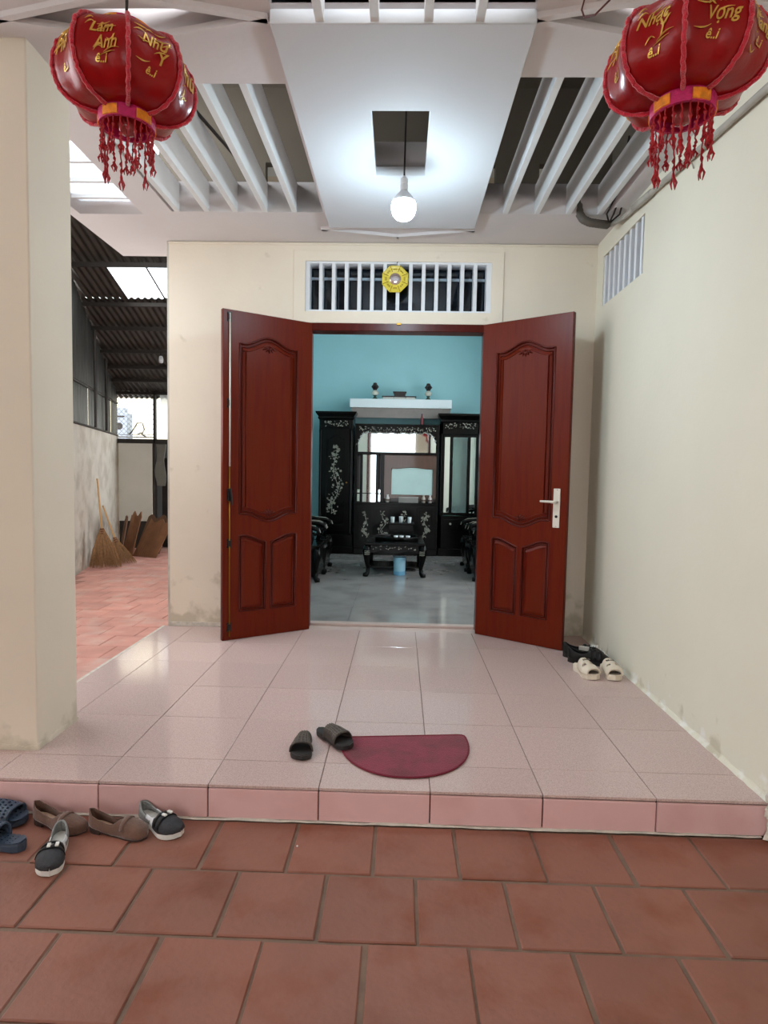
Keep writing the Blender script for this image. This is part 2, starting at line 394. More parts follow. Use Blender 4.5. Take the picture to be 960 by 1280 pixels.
# invented roof and walls of the unseen yard, added to shape the daylight
b = BM(); box(b, -5.2, 1.665, -5.5, .4, 3.35, 3.43); box(b, -5.2, -2.34, .4, 2.25, 3.35, 3.43); tag(obj('added_yard_roof', b, M_ceil), 'added roof slab over the unseen yard behind the viewer, cutting the daylight', 'roof', kind='structure')
b = BM(); box(b, .5, 1.665, -3.3, -3.1, -.44, 3.35); box(b, -5.3, -5.2, -3.3, 2.6, -.44, 2.3); box(b, -5.3, -1.05, -3.3, -3.1, -.44, 3.35); box(b, -1.05, .5, -3.3, -3.1, 2.8, 3.35); tag(obj('added_wall_yard', b, M_wall), 'added yard wall with gate gap behind the viewer, shaping the daylight', 'wall', kind='structure')  # invented walls; the gate gap lets in light and feeds the cabinet mirror
# left pillar
b = BM(); box(b, -1.87, -1.577, 2.59, 2.925, -.005, 3.02)
pl = tag(obj('pillar', b, M_pillar, bevel=.006), 'square cream plastered pillar standing on the porch step', 'pillar', kind='structure')
b = BM(); lo = []
loop = [(-1.87, 2.59), (-1.577, 2.59), (-1.577, 2.925)]
for a, c in zip(loop, loop[1:]):
    lo = []
    for k in range(12):
        x = a[0]+(c[0]-a[0])*k/11; y = a[1]+(c[1]-a[1])*k/11; n = (0, -1) if a[1] == c[1] else (1, 0)
        w = .002+RND.random()*.004; h = .012+RND.random()*.016
        lo.append([(x-n[0]*.01, y-n[1]*.01, 0), (x+n[0]*w, y+n[1]*w, 0), (x+n[0]*w*.8, y+n[1]*w*.8, h), (x-n[0]*.01, y-n[1]*.01, h*1.3)])
    loft(b, lo)
obj('worn_base', b, M_pillar, pl)

# ------------------------------------------------------------------ porch ceiling
CZ = 3.01
def rhomb(cx, cy, a, c): return [(cx-a, cy), (cx, cy-c), (cx+a, cy), (cx, cy+c)]
RH = [(-1.09, 2.47, .53, .125), (1.0, 2.47, .53, .125), (-.055, 4.515, .54, .125)]
holes = [rect(-1.60, -.56, 2.885, 4.26), rect(.47, 1.36, 2.835, 4.26), rect(-.25, .2, 2.9, 3.75), rect(-.53, .475, 1.75, 2.445), rect(-2.26, -1.815, 3.02, 4.31)]
outer = [(-2.335, .4), (1.465, .4), (1.465, 4.795), (-1.825, 4.795), (-1.825, 5.137), (-2.335, 5.137)]
bm_ = plate(outer, holes+[rhomb(*q) for q in RH[:1]]+[[(.5, 2.47), (1.0, 2.35), (1.44, 2.447), (1.44, 2.493), (1.0, 2.59)]], .2)
xf(bm_, Matrix.Translation((0, 0, CZ)))
ceil = tag(obj('ceiling', bm_, M_ceil), 'white porch ceiling with open slatted bays and rhombus mouldings', 'ceiling', kind='structure')
for k, x in enumerate((-.775, -.975, -1.18, -1.375, -1.58)):
    b = BM(); box(b, x, x+.035, 2.88, 4.265, CZ+.001, CZ+.19); obj('slat', b, M_fin, ceil, bevel=.003)
for x in (.655, .865, 1.075, 1.285):
    b = BM(); box(b, x, x+.035, 2.83, 4.265, CZ+.001, CZ+.19); obj('slat', b, M_fin, ceil, bevel=.003)
for x in (-.36, -.15, .055, .25):
    b = BM(); box(b, x, x+.034, 1.74, 2.45, CZ-.045, CZ+.15); obj('slat', b, M_fin, ceil, bevel=.003)
for y in (3.25, 3.47, 3.72, 3.97, 4.2):
    b = BM(); box(b, -2.27, -1.81, y, y+.02, CZ+.06, CZ+.10); obj('slat', b, M_fin, ceil, bevel=.003)
for y0, y1 in ((3.02, 3.25), (3.27, 3.47), (3.49, 3.72), (3.74, 3.97), (3.99, 4.2), (4.22, 4.31)):
    b = BM(); box(b, -2.26, -1.815, y0, y1, CZ+.085, CZ+.093); obj('pane', b, M_sky, ceil)
bm_ = plate(rect(-.53, .478, 2.442, 4.38), [rect(-.178, .109, 2.998, 3.636)], .055, .004)
xf(bm_, Matrix.Translation((0, 0, 2.958))); obj('panel', bm_, M_panel, ceil)
for cx, cy, a, c in RH:
    P = rhomb(cx, cy, a, c)
    for p, q in zip(P, P[1:]+P[:1]):
        p, q = Vector((*p, CZ-.008)), Vector((*q, CZ-.008))
        if max(p.x, q.x) > 1.45:
            t = (1.45-p.x)/(q.x-p.x)
            if q.x > 1.45: q = p.lerp(q, t)
            else: p = p.lerp(q, t)
        d = (q-p).normalized(); n = Vector((-d.y, d.x, 0))*.017
        b = BM(); loft(b, [[w+n-Vector((0,0,-.012)), w+n*.8-Vector((0,0,.012)), w-n*.8-Vector((0,0,.012)), w-n-Vector((0,0,-.012))] for w in (p-d*.01, q+d*.01)])
        obj('molding', b, M_ceil, ceil)
for cx, cy, a, c in RH[:2]:
    b = BM(); box(b, cx-.5, min(cx+.5, 1.46), cy-.13, cy+.06, CZ+.07, CZ+.09); obj('recess_board', b, M_ceil, ceil)
# wall of the front slatted bay, loft above the slats
b = BM(); box(b, -.54, .485, 2.445, 2.60, CZ+.03, CZ+.42); obj('bay_face', b, M_fin, ceil)
b = BM()
box(b, -1.80, 1.5, 2.6, 5.2, 4.0, 4.08); box(b, 1.465, 1.5, 2.6, 4.8, CZ+.2, 4.0)
box(b, -1.80, 1.5, 2.6, 2.65, CZ+.2, 4.0)
for x0, x1, z0, z1 in ((-1.8, 1.5, 3.48, 4.0), (-1.8, -1.02, 3.2, 3.48), (-.88, -.62, 3.2, 3.48), (-.5, -.20, 3.2, 3.48), (-.1, .12, 3.2, 3.48), (.22, .52, 3.2, 3.48), (.64, .95, 3.2, 3.48), (1.07, 1.5, 3.2, 3.48), (-1.8, 1.5, CZ+.2, 3.21)):
    box(b, x0, x1, 4.55, 4.62, z0, z1)
tag(obj('roof_cavity', b, M_attic), 'dim grey loft seen between the ceiling slats', 'loft', kind='structure')

# ------------------------------------------------------------------ front vent over the door
wv = thing('window_1', 'white finned transom vent above the front door', 'vent', (-.05, 4.8, 2.49), kind='structure')
b = plate(rect(VX0, VX1, VZ0, VZ1), [rect(VX0+.028, VX1-.028, VZ0+.014, VZ1-.014)], .13, .003)
xf(b, Matrix.Translation((0, 4.93, 0)) @ Matrix.Rotation(pi/2, 4, 'X')); obj('frame', b, M_white, wv, world=True)
for k in range(15):
    x = -.742+.0989*k; b = BM(); box(b, x-.014, x+.014, 4.802, 4.90, VZ0+.006, VZ1-.006); obj('fin', b, M_white, wv, world=True, bevel=.003)
b = BM(); box(b, DX0, DX1, 4.94, 4.95, VZ0, VZ1); obj('pane', b, M_navy, wv, world=True)
b = BM(); box(b, DX0, DX1, 4.925, 4.96, VZ1-.105, VZ1-.085); obj('transom_bar', b, mat('pale_blue_bar', (170, 186, 198), .5), wv, world=True)

# eight-sided mirror hung on the vent fins
bg_ = thing('octagonal_mirror', 'small yellow octagonal charm mirror hung on the vent above the door', 'mirror', (-.07, 4.795, 2.737))
octo = lambda r: [(r*cos(pi/8+k*pi/4), r*sin(pi/8+k*pi/4)) for k in range(8)]
b = BM(); loft(b, [[(x, 0, z) for x, z in octo(.100)], [(x, -.012, z) for x, z in octo(.108)], [(x, -.018, z) for x, z in octo(.098)], [(x, -.014, z) for x, z in octo(.082)], [(x, -.018, z) for x, z in octo(.072)], [(x, -.012, z) for x, z in octo(.05)]])
obj('frame', b, M_yel, bg_)
for k in range(8):
    a = pi/8+k*pi/4; u = Vector((cos(a), 0, sin(a))); b = BM()
    tube(b, [u*.056+Vector((0,-.018,0)), u*.104+Vector((0,-.018,0))], .0022, 6)
    obj('rib', b, M_brass, bg_)
b = BM()
for k in range(8):
    a = k*pi/4; u = Vector((cos(a), 0, sin(a))); v = Vector((-sin(a), 0, cos(a)))
    for j, brk in enumerate((k & 1, k & 2, k & 4)):
        c = u*(.066+j*.0045)+Vector((0,-.0185,0))
        for s in ((-1, 1) if brk else (0,)):
            h = .005 if brk else .013
            q = c+v*s*.008
            tube(b, [q-v*h, q+v*h], .0012, 5)
obj('trigram_marks', b, M_brass, bg_)['kind'] = 'stuff'
b = BM(); lathe(b, [(.0001, .016), (.02, .0155), (.036, .013), (.044, .009), (.047, .0)], 28); xf(b, Matrix.Rotation(pi/2, 4, 'X')); xf(b, Matrix.Translation((0,-.008,0)))
obj('mirror_glass', b, mat('mirror_disc', (216, 200, 198), .1, .1, 30, metal=.9), bg_, smooth=True)
b = BM(); tube(b, [(.01, -.006, .1), (.012, -.004, .125), (.02, .0, .135)], .003, 6); obj('hanging_hook', b, M_wire, bg_)

# ------------------------------------------------------------------ front door: frame and two carved leaves
df = thing('door_frame', 'dark mahogany frame lining the front doorway', 'door frame', (-.045, 4.9, 0), kind='structure')
for x0, x1 in ((DX0, -.712), (.622, DX1)):
    b = BM(); box(b, x0, x1, 4.792, 4.93, .0, DZ); obj('jamb', b, M_doord, df, world=True, bevel=.004)
b = BM(); box(b, DX0, DX1, 4.792, 4.93, 2.345, DZ+.006); obj('head_rail', b, M_doord, df, world=True, bevel=.004)
b = BM(); box(b, -.05, -.02, 4.78, 4.80, 2.392, 2.406); obj('catch_plate', b, M_brass, df, world=True)
LW, LH = .70, 2.395
def arch(u0, u1, v0, v1, rise, drop, n=14):
    """tall panel outline with a bowed top and bottom; shoulders near the sides"""
    top, bot = [], []
    for k in range(n+1):
        t = k/n; e = max(0., min(1., (t-.12)/.76)); s = sin(pi*e)**1.6
        top.append((u0+(u1-u0)*t, v1+rise*s)); bot.append((u0+(u1-u0)*t, v0-drop*s))
    return bot+top[::-1]
def low(u0, u1, v0, v1, dip, n=10):
    """lower panel: top edge falls in an S curve towards u1"""
    top = []
    for k in range(n+1):
        t = k/n; s = 0 if t < .1 else (.5-.5*cos(pi*(t-.1)/.9)); top.append((u0+(u1-u0)*t, v1-dip*s+.012*sin(pi*t)))
    return [(u0, v0), (u1, v0)]+top[::-1]
def inset(loop, d):
    n = len(loop); out = []
    for i in range(n):
        p, q, r = Vector(loop[i-1]), Vector(loop[i]), Vector(loop[(i+1) % n])
        a = (q-p).normalized(); c = (r-q).normalized(); na, nc = Vector((-a.y, a.x)), Vector((-c.y, c.x))
        m = na+nc
        m = m/max(m.dot(m)/2, .6)
        out.append(tuple(q+m*d))
    return out
UP = arch(.115, .585, .925, 2.175, .065, .06)
L1 = low(.585, .365, .20, .775, .05); L1 = [(u, v) for u, v in L1][::-1]
L2 = low(.115, .335, .20, .775, .05)
def leaf(name, label, hinge, ang, mirror, kind='structure'):
    """leaf in local x (from hinge to free edge), z up; the seen face is at local -y (mirror: +y)"""
    d = thing(name, label, 'door', hinge, (0, 0, ang), kind=kind)
    sg = -1 if not mirror else 1
    def put(bm, y): return xf(bm, Matrix.Translation((0, y, 0)) @ Matrix.Rotation(pi/2, 4, 'X'))
    b = plate(rect(0, LW, .006, LH), [UP, L1, L2], .044, .003); put(b, .022); obj('leaf_frame', b, M_door, d)
    for P in (UP, L1, L2):
        b = BM()
        lv = []
        for s in (1, -1):
            for dd, yy in ((-.002, .008), (.026, .008), (.05, .016)): lv.append([(u, yy*s, v) for u, v in inset(P, dd)])
        loops = [lv[5], lv[4], lv[3], lv[0], lv[1], lv[2]]
        loft(b, loops); obj('raised_panel', b, M_door, d)
        b = BM()
        for s in (-1, 1):
            for dd, rr in ((.006, .009), (.03 if P is UP else .024, .006)):
                q = [(u, s*(.017 if dd < .01 else .011), v) for u, v in inset(P, dd)]
                tube(b, q+[q[0], q[1]], rr, 6, cap=False)
        obj('molding', b, M_doord, d, smooth=True)
        if P is UP:
            b = BM()
            for s in (-1, 1):
                q = []
                for u, v in inset(P, .056):
                    e = max(0., 1-abs(u-.35)/.05)                     # cusp under the carved spray
                    q.append((u, s*.0165, v-(.03 if v > 1.5 else -.03)*e))
                tube(b, q+[q[0], q[1]], .0055, 6, cap=False)
            obj('inner_bead', b, M_door, d, smooth=True)
    # carved leaf sprays at the top and foot of the tall field
    for v0, sgn in ((2.172, -1), (.918, 1)):
        b = BM()
        for a in (-62, -32, 0, 32, 62):
            for s in (-1, 1):
                l = .05 if abs(a) < 50 else .06
                dx, dz = sin(radians(a)), sgn*-cos(radians(a))*-1
                dz = sgn*cos(radians(a))
                c = Vector((.35, s*.017, v0)); e = c+Vector((dx, 0, dz))*l
                tube(b, [c, c.lerp(e, .5)+Vector((0, s*.004, 0)), e], [.005, .009, .002], 6)
        obj('carved_spray', b, M_doord, d, smooth=True)
    return d
aL = atan2(4.393-4.80, -1.300+.715); aR = atan2(4.374-4.79, 1.196-.628)
dl = leaf('door_1', 'mahogany door leaf swung open at the left of the doorway with long bolt rod', (-.715, 4.80, 0), aL, True)
dr = leaf('door_2', 'mahogany door leaf swung open at the right of the doorway with pale lever handle', (.628, 4.79, 0), aR, False)
# left leaf: the seen face is local +y (hinge to free edge runs to the left, viewer side)
fy = .022
b = BM(); tube(b, [(.655, fy+.012, 2.37), (.655, fy+.012, 1.28)], .006, 8); obj('bolt_rod', b, mat('pale_plated_rod', (226, 218, 204), .35, metal=.25), dl, smooth=True)
b = BM(); tube(b, [(.655, fy+.010, 1.28), (.655, fy+.010, .03)], .0045, 8); obj('lower_rod', b, M_brass, dl, smooth=True)
for v in (2.345, 1.735, .72, .10):
    b = BM(); box(b, .642, .668, fy-.002, fy+.016, v-.022, v+.022); box(b, .637, .673, fy-.002, fy+.006, v-.034, v-.018); box(b, .637, .673, fy-.002, fy+.006, v+.018, v+.034)
    obj('rod_guide', b, M_black, dl, bevel=.003)
b = BM(); box(b, .640, .670, fy-.002, fy+.02, 1.03, 1.12); tube(b, [(.655, fy+.015, 1.10), (.655, fy+.03, 1.12), (.65, fy+.036, 1.06), (.645, fy+.034, 1.0)], [.008, .009, .008, .006], 8)
obj('bolt_lever', b, M_black, dl, bevel=.002)
# right leaf: seen face is local -y
fy = -.022
hd = BM(); box(hd, .605, .655, fy-.010, fy+.001, .885, 1.165); hp = obj('handle_plate', hd, M_ivory, dr, bevel=.004)
b = BM(); tube(b, [(.632, fy-.005, 1.07), (.632, fy-.045, 1.07), (.622, fy-.055, 1.07), (.59, fy-.056, 1.071), (.525, fy-.05, 1.072)], [.011, .010, .010, .009, .008], 10); obj('lever', b, M_ivory, hp, smooth=True)
b = BM(); lathe(b, [(.010, 0), (.010, .004), (.006, .005)], 14); xf(b, Matrix.Translation((.632, fy-.010, .965)) @ Matrix.Rotation(pi/2, 4, 'X')); obj('keyhole', b, M_black, hp)
for v in (1.155, .895):
    b = BM(); lathe(b, [(.004, 0), (.003, .002)], 8); xf(b, Matrix.Translation((.632, fy-.010, v)) @ Matrix.Rotation(pi/2, 4, 'X')); obj('screw', b, M_chrome, hp)
for d in (dl, dr):
    for v in (.25, 1.2, 2.15):
        b = BM(); tube(b, [(-.004, -.02 if d is dl else .02, v-.05), (-.004, -.02 if d is dl else .02, v+.05)], .009, 8); obj('hinge', b, M_brass, d)
def stuff(o): o['kind'] = 'stuff'; return o
# ------------------------------------------------------------------ pendant bulb
BX, BY, BZ = -.012, 3.50, 2.722
pb = thing('pendant_bulb', 'lit white globe bulb hanging on a black cord below the ceiling panel', 'light bulb', (BX, BY, BZ))
prof = [(.0005, -.066), (.022, -.064), (.045, -.052), (.060, -.034), (.067, -.01), (.068, .012), (.066, .030)]
b = BM(); lathe(b, prof, 28); obj('globe', b, M_bulb, pb, smooth=True)
b = BM(); lathe(b, [(.0655, .030), (.060, .045), (.048, .062), (.034, .078), (.024, .088), (.020, .095)], 28); obj('bulb_base', b, M_white, pb, smooth=True)
b = BM(); lathe(b, [(.019, .094), (.022, .097), (.022, .125), (.018, .128), (.021, .131), (.021, .158), (.012, .166), (.005, .175)], 18); obj('socket', b, M_white, pb, smooth=False)
b = BM(); tube(b, [(0, 0, .17), (.003, .0, .5), (0, .0, 1.26)], .005, 8); obj('cord', b, M_wire, pb)

# ------------------------------------------------------------------ lanterns
def lantern(loc, rot0, words, label):
    d = thing('red_lantern', label, 'lantern', loc, (0, 0, rot0), group=None)
    R, HH, RC = .205, .112, .078; PM = pi/2
    def surf(ph, ps, off=0.):
        c_ = max(0., cos(ps)); sag = .10*(sin(4*ph)**2)*c_**.6
        r = RC+(R-RC)*c_**.72; r = r*(1-sag)+off*c_; z = HH*(1 if ps > 0 else -1)*abs(sin(ps))**.92+off*sin(ps)
        return Vector((r*cos(ph), r*sin(ph), z))
    b = BM(); rows = []
    for i in range(13):
        rows.append([surf(pi/4*i/12, -PM+2*PM*j/18) for j in range(19)])
    loft(b, rows, closed=False, cap=False); first = obj('panel', b, M_lred, d, smooth=True)
    panels = [first]
    for k in range(1, 8): panels.append(inst('panel', first.data, d, (0,0,0), (0,0,pi/4*k)))
    b = BM(); N = 40; rr = random.Random(3)
    tube(b, [surf(0, -PM+2*PM*j/N, .004)+Vector((rr.uniform(-.0016,.0016), rr.uniform(-.0016,.0016), rr.uniform(-.0016,.0016))) for j in range(N+1)], [.0062+rr.uniform(-.0010,.0012) for _ in range(N+1)], 8)
    fr = obj('rib', b, M_lrib, d)
    for k in range(1, 8): inst('rib', fr.data, d, (0,0,0), (0,0,pi/4*k))
    # gold writing on the panels
    for k, lines in words.items():
        for (w, size, zc, px) in lines:
            size *= .84; zc = zc*.84-.004
            t = text_bm(w, size); bmesh.ops.triangulate(t, faces=t.faces)
            bmesh.ops.subdivide_edges(t, edges=[e for e in t.edges if e.calc_length() > .012], cuts=2, use_grid_fill=False)
            for v in t.verts:
                ty = v.co.y+zc-size*.35; ps = math.asin(max(-.98, min(.98, ty/HH)))
                ph = pi/8+(v.co.x+px)/(RC+(R-RC)*max(0, cos(ps))**.72)
                v.co = surf(ph, ps, .0025+v.co.z)
            obj('lettering', t, M_gold, panels[k], recalc=False)
        # brush flourishes around the words
        b = BM(); fr_ = random.Random(k*5+len(words))
        for _ in range(9):
            t0, z0 = fr_.uniform(-.22, .22), fr_.uniform(-.06, .085); l = fr_.uniform(.02, .06); c = fr_.uniform(-1, 1)
            q = []
            for s in range(6):
                e = s/5; ps = math.asin(max(-.95, min(.95, (z0+.012*c*sin(pi*e)+.008*e)/HH)))
                q.append(surf(pi/8+t0+(e-.5)*l/R, ps, .003))
            tube(b, q, [.0005, .0014, .0022, .0018, .0010, .0005], 5)
        stuff(obj('gold_flourish', b, M_gold, panels[k]))
    # collars
    for nm, zz, s in (('lower_collar', -HH, -1), ('upper_collar', HH, 1)):
        b = BM(); loft(b, [[(r*cos(2*pi*i/32), r*sin(2*pi*i/32), zz+s*h) for i in range(32)] for r, h in ((RC+.004, -.012), (RC+.008, .004), (RC+.006, .036), (RC-.004, .036), (RC-.006, -.012))], True, False)
        c = obj(nm, b, M_lmag, d)
        for k in range(5):
            b = BM(); lo = []
            for j in range(7):
                a = 2*pi*k/5+.3+.6*j/6*1.0
                lo.append([((RC+q)*cos(a), (RC+q)*sin(a), zz+s*h) for q, h in ((.006, .006), (.0105, .006), (.0095, .033), (.004, .034))])
            loft(b, lo); obj('gold_patch', b, M_lora, c)
    b = BM(); lathe(b, [(RC-.006, -HH-.01), (RC-.008, -HH+.02), (RC*.6, -HH+.05), (.001, -HH+.06)], 24, cap=False); obj('inner_lining', b, mat('lantern_lining', (190, 12, 16), .6), d, smooth=True)
    b = BM(); lathe(b, [(.001, -.058), (.02, -.052), (.03, -.03), (.024, .0), (.012, .02), (.012, .05)], 16, (0, 0, -HH)); obj('clear_globe', b, mat('clear_rosy_glass', (200, 90, 90), .08, trans=.5), d, smooth=True)
    # fringe of beaded tassels round the lower collar
    protos = []
    for q in range(4):
        rr = random.Random(q+11); b = BM(); l = .075+.022*q; x = 0.
        pts, rad = [], []; n = 14
        for j in range(n+1):
            e = j/n; bead = (.0055 if j in (4, 8, 10) else .0022) if e < .8 else .006*(1-.5*abs(e-.9)*10)
            pts.append((rr.uniform(-.002,.002), rr.uniform(-.002,.002), -l*e)); rad.append(max(.0012, bead))
        tube(b, pts, rad, 6)
        for a in range(3): tube(b, [(0,0,-l*.86), (.009*cos(a*2.1), .009*sin(a*2.1), -l*1.0), (.005*cos(a*2.1+.5), .005*sin(a*2.1+.5), -l*1.14)], [.002, .0035, .0012], 5)
        me = bpy.data.meshes.new('tassel'); b.to_mesh(me); b.free(); me.materials.append(M_tas); protos.append(me)
    rr = random.Random(5)
    for k in range(24):
        a = 2*pi*k/24; inst('tassel', protos[rr.choice((0, 0, 1, 1, 2, 3))], d, (RC*cos(a), RC*sin(a), -HH-.034), (rr.uniform(-.06,.06), rr.uniform(-.06,.06), rr.uniform(0, 6)))
    b = BM(); tube(b, [(RC*cos(k*2*pi/3)*e, RC*sin(k*2*pi/3)*e, HH+.03+(1-e)*.06) for k in range(1) for e in (1, .5, 0)], .002, 5)
    for k in (1, 2): tube(b, [(RC*cos(k*2*pi/3)*e, RC*sin(k*2*pi/3)*e, HH+.03+(1-e)*.06) for e in (1, .5, 0)], .002, 5)
    h = CZ-loc[2]
    tube(b, [(0,0,HH+.09), (.004,0,(HH+.09+h)/2), (0, 0, h+.02)], .0035, 6); tube(b, [(.012,.0,HH+.05), (.014,.004,HH+.12), (.003,0,h)], .0022, 5)
    obj('hanging_cord', b, M_wire, d); return d
LL, LR = (-.893, 2.0, 2.478), (.768, 1.80, 2.408)
aim = lambda p: atan2(-p[1], -p[0])
lantern(LL, aim(LL)+.02, {7: [('Lâm', .05, .045, 0), ('Anh', .05, .0, .012), ('ê..i', .038, -.045, -.005)], 0: [('Như', .052, .04, 0), ('Ý', .055, -.002, .02), ('ê..i', .036, -.05, -.01)], 1: [('Phú', .085, .03, 0), ('R~', .045, -.045, -.012)], 6: [('Phúc', .06, .03, 0), ('ê..i', .035, -.04, 0)], 2: [('Lộc', .06, .02, 0)], 3: [('Thọ', .06, .02, 0)]},
        'red Tet lantern with gold writing hanging beside the pillar, skylight behind its tassels')
lantern(LR, aim(LR)-.02, {7: [('Nhạc', .046, .035, -.005), ('Ý', .056, .0, .02), ('ê..i', .036, -.05, -.005)], 0: [('K ~', .04, .04, 0), ('Vọng', .046, .005, .012), ('ê..i', .036, -.045, -.01)], 6: [('An', .05, .03, 0), ('ê..i', .04, -.03, 0)], 1: [('Khang', .05, .02, 0), ('ê..i', .035, -.03, 0)], 2: [('Phúc', .06, .02, 0)], 5: [('Lộc', .055, .02, 0)]},
        'red Tet lantern with gold writing hanging near the pipe on the long cream wall')
b = BM(); tube(b, [(.63, 2.30, 3.012), (.622, 2.28, 2.96), (.60, 2.26, 2.88), (.605, 2.24, 2.84), (.63, 2.2, 2.82), (.68, 2.14, 2.845), (.74, 2.08, 2.87), (.80, 2.0, 2.9)], .0032, 6)
tag(obj('loose_wire', b, M_rwire), 'thin maroon wire looping down from the ceiling to a red lantern', 'wire')

# ------------------------------------------------------------------ pipes and cables by the right wall
cp = thing('conduit_pipe', 'long pale conduit pipe running along the top of the cream wall', 'pipe', (1.44, 3.0, 2.86))
b = BM(); tube(b, [(1.44, .6, 2.66), (1.44, 2.55, 2.818), (1.44, 3.75, 2.925), (1.432, 4.15, 2.955), (1.40, 4.33, 2.972)], .0165, 10); obj('pipe', b, M_grey, cp, world=True, smooth=True)
b = BM(); tube(b, [(1.44, 3.74, 2.924), (1.434, 4.0, 2.945)], .0215, 10); obj('coupling', b, M_grey, cp, world=True, smooth=True)
for y, z in ((2.2, 2.79), (3.25, 2.88)):
    b = BM(); tube(b, [(1.462, y, z+.02), (1.43, y, z+.022), (1.418, y, z), (1.43, y, z-.022), (1.45, y, z-.03), (1.462, y+.01, z-.05)], .004, 6); obj('clip', b, M_grey, cp, world=True)
b = BM(); pts = [(1.165, 4.29, 3.12), (1.17, 4.27, 3.02), (1.19, 4.25, 2.975), (1.235, 4.25, 2.955), (1.30, 4.27, 2.955), (1.355, 4.30, 2.962), (1.372, 4.31, 2.965)]
fine = []
for p, q in zip(pts, pts[1:]):
    for k in range(6): fine.append(Vector(p).lerp(Vector(q), k/6))
fine.append(Vector(pts[-1]))
tube(b, fine, [.026+(.0025 if k % 2 else 0) for k in range(len(fine))], 10)
tag(obj('flexible_hose', b, M_dgrey, smooth=True), 'grimy grey ribbed hose looping from the slatted bay to the right wall', 'hose')
for k, (x, dx, lab) in enumerate(((1.30, .05, 'thin black cable hanging nearest the slats above the grey hose'), (1.345, .02, 'thin black cable hanging mid way between the slats and right wall'), (1.385, .0, 'thin black cable hanging closest to the right wall above the conduit'))):
    b = BM(); tube(b, [(x, 3.75-.1*k, 3.25), (x+dx, 4.0, 3.08), (x+.03, 4.2, 2.99), (1.38, 4.30, 2.972)], .006, 6); tag(obj('ceiling_cable', b, M_wire), lab, 'cable')
b = BM(); tube(b, [(-1.30, 3.0, 3.26), (-1.16, 3.4, 3.2), (-1.03, 3.75, 3.13), (-1.0, 3.95, 3.1), (-1.03, 4.12, 3.14), (-1.10, 4.4, 3.25)], .010, 7)
tag(obj('loft_cable', b, M_wire, smooth=True), 'black cable sagging between the white slats behind the skylit lantern', 'cable')

# ------------------------------------------------------------------ interior room
IY = 9.95
b = BM(); box(b, -1.825, 1.9, IY, IY+.2, -.3, 3.6); ob_ = tag(obj('wall_interior_back', b, M_teal), 'pale teal painted back wall of the living room', 'wall', kind='structure')
b = BM(); box(b, -1.825, -1.625, 5.0, 10.15, -.44, 3.6); tag(obj('wall_interior_left', b, [M_teal]), 'teal side wall of the living room backing the alley', 'wall', kind='structure')
b = BM(); box(b, -1.84, -1.825, 4.8, 10.15, -.44, 3.3); tag(obj('wall_alley_right', b, M_render), 'rendered house side wall facing the alley', 'wall', kind='structure')
WY0, WY1, WZ0, WZ1 = 5.5, 8.6, .6, 3.0
b = BM()
box(b, 1.7, 1.9, 5.0, WY0, -.3, 3.6); box(b, 1.7, 1.9, WY1, 10.15, -.3, 3.6); box(b, 1.7, 1.9, WY0, WY1, -.3, WZ0); box(b, 1.7, 1.9, WY0, WY1, WZ1, 3.6)
box(b, 1.6, 1.9, 4.8, 5.0, -.3, 3.6)
tag(obj('wall_interior_right', b, M_teal), 'teal side wall of the living room with an added window opening', 'wall', kind='structure')
w3 = thing('added_window_3', 'added unseen window letting daylight into the living room', 'window', (1.8, 6.9, WZ0), kind='structure')  # added out of view to bring more daylight into the room
b = BM()
for y in (WY0+.02, WY0+.8, WY1-.8, WY1-.02): box(b, 1.77, 1.83, y-.02, y+.02, WZ0, WZ1)
for z in (WZ0+.02, WZ1-.02): box(b, 1.77, 1.83, WY0, WY1, z-.02, z+.02)
obj('frame', b, M_white, w3, world=True)
b = BM(); box(b, -1.825, 1.9, 4.8, 10.15, 3.5, 3.6); tag(obj('ceiling_interior', b, mat('interior_ceiling', (232, 234, 232), .8, .02, 2)), 'white ceiling of the living room', 'ceiling', kind='structure')

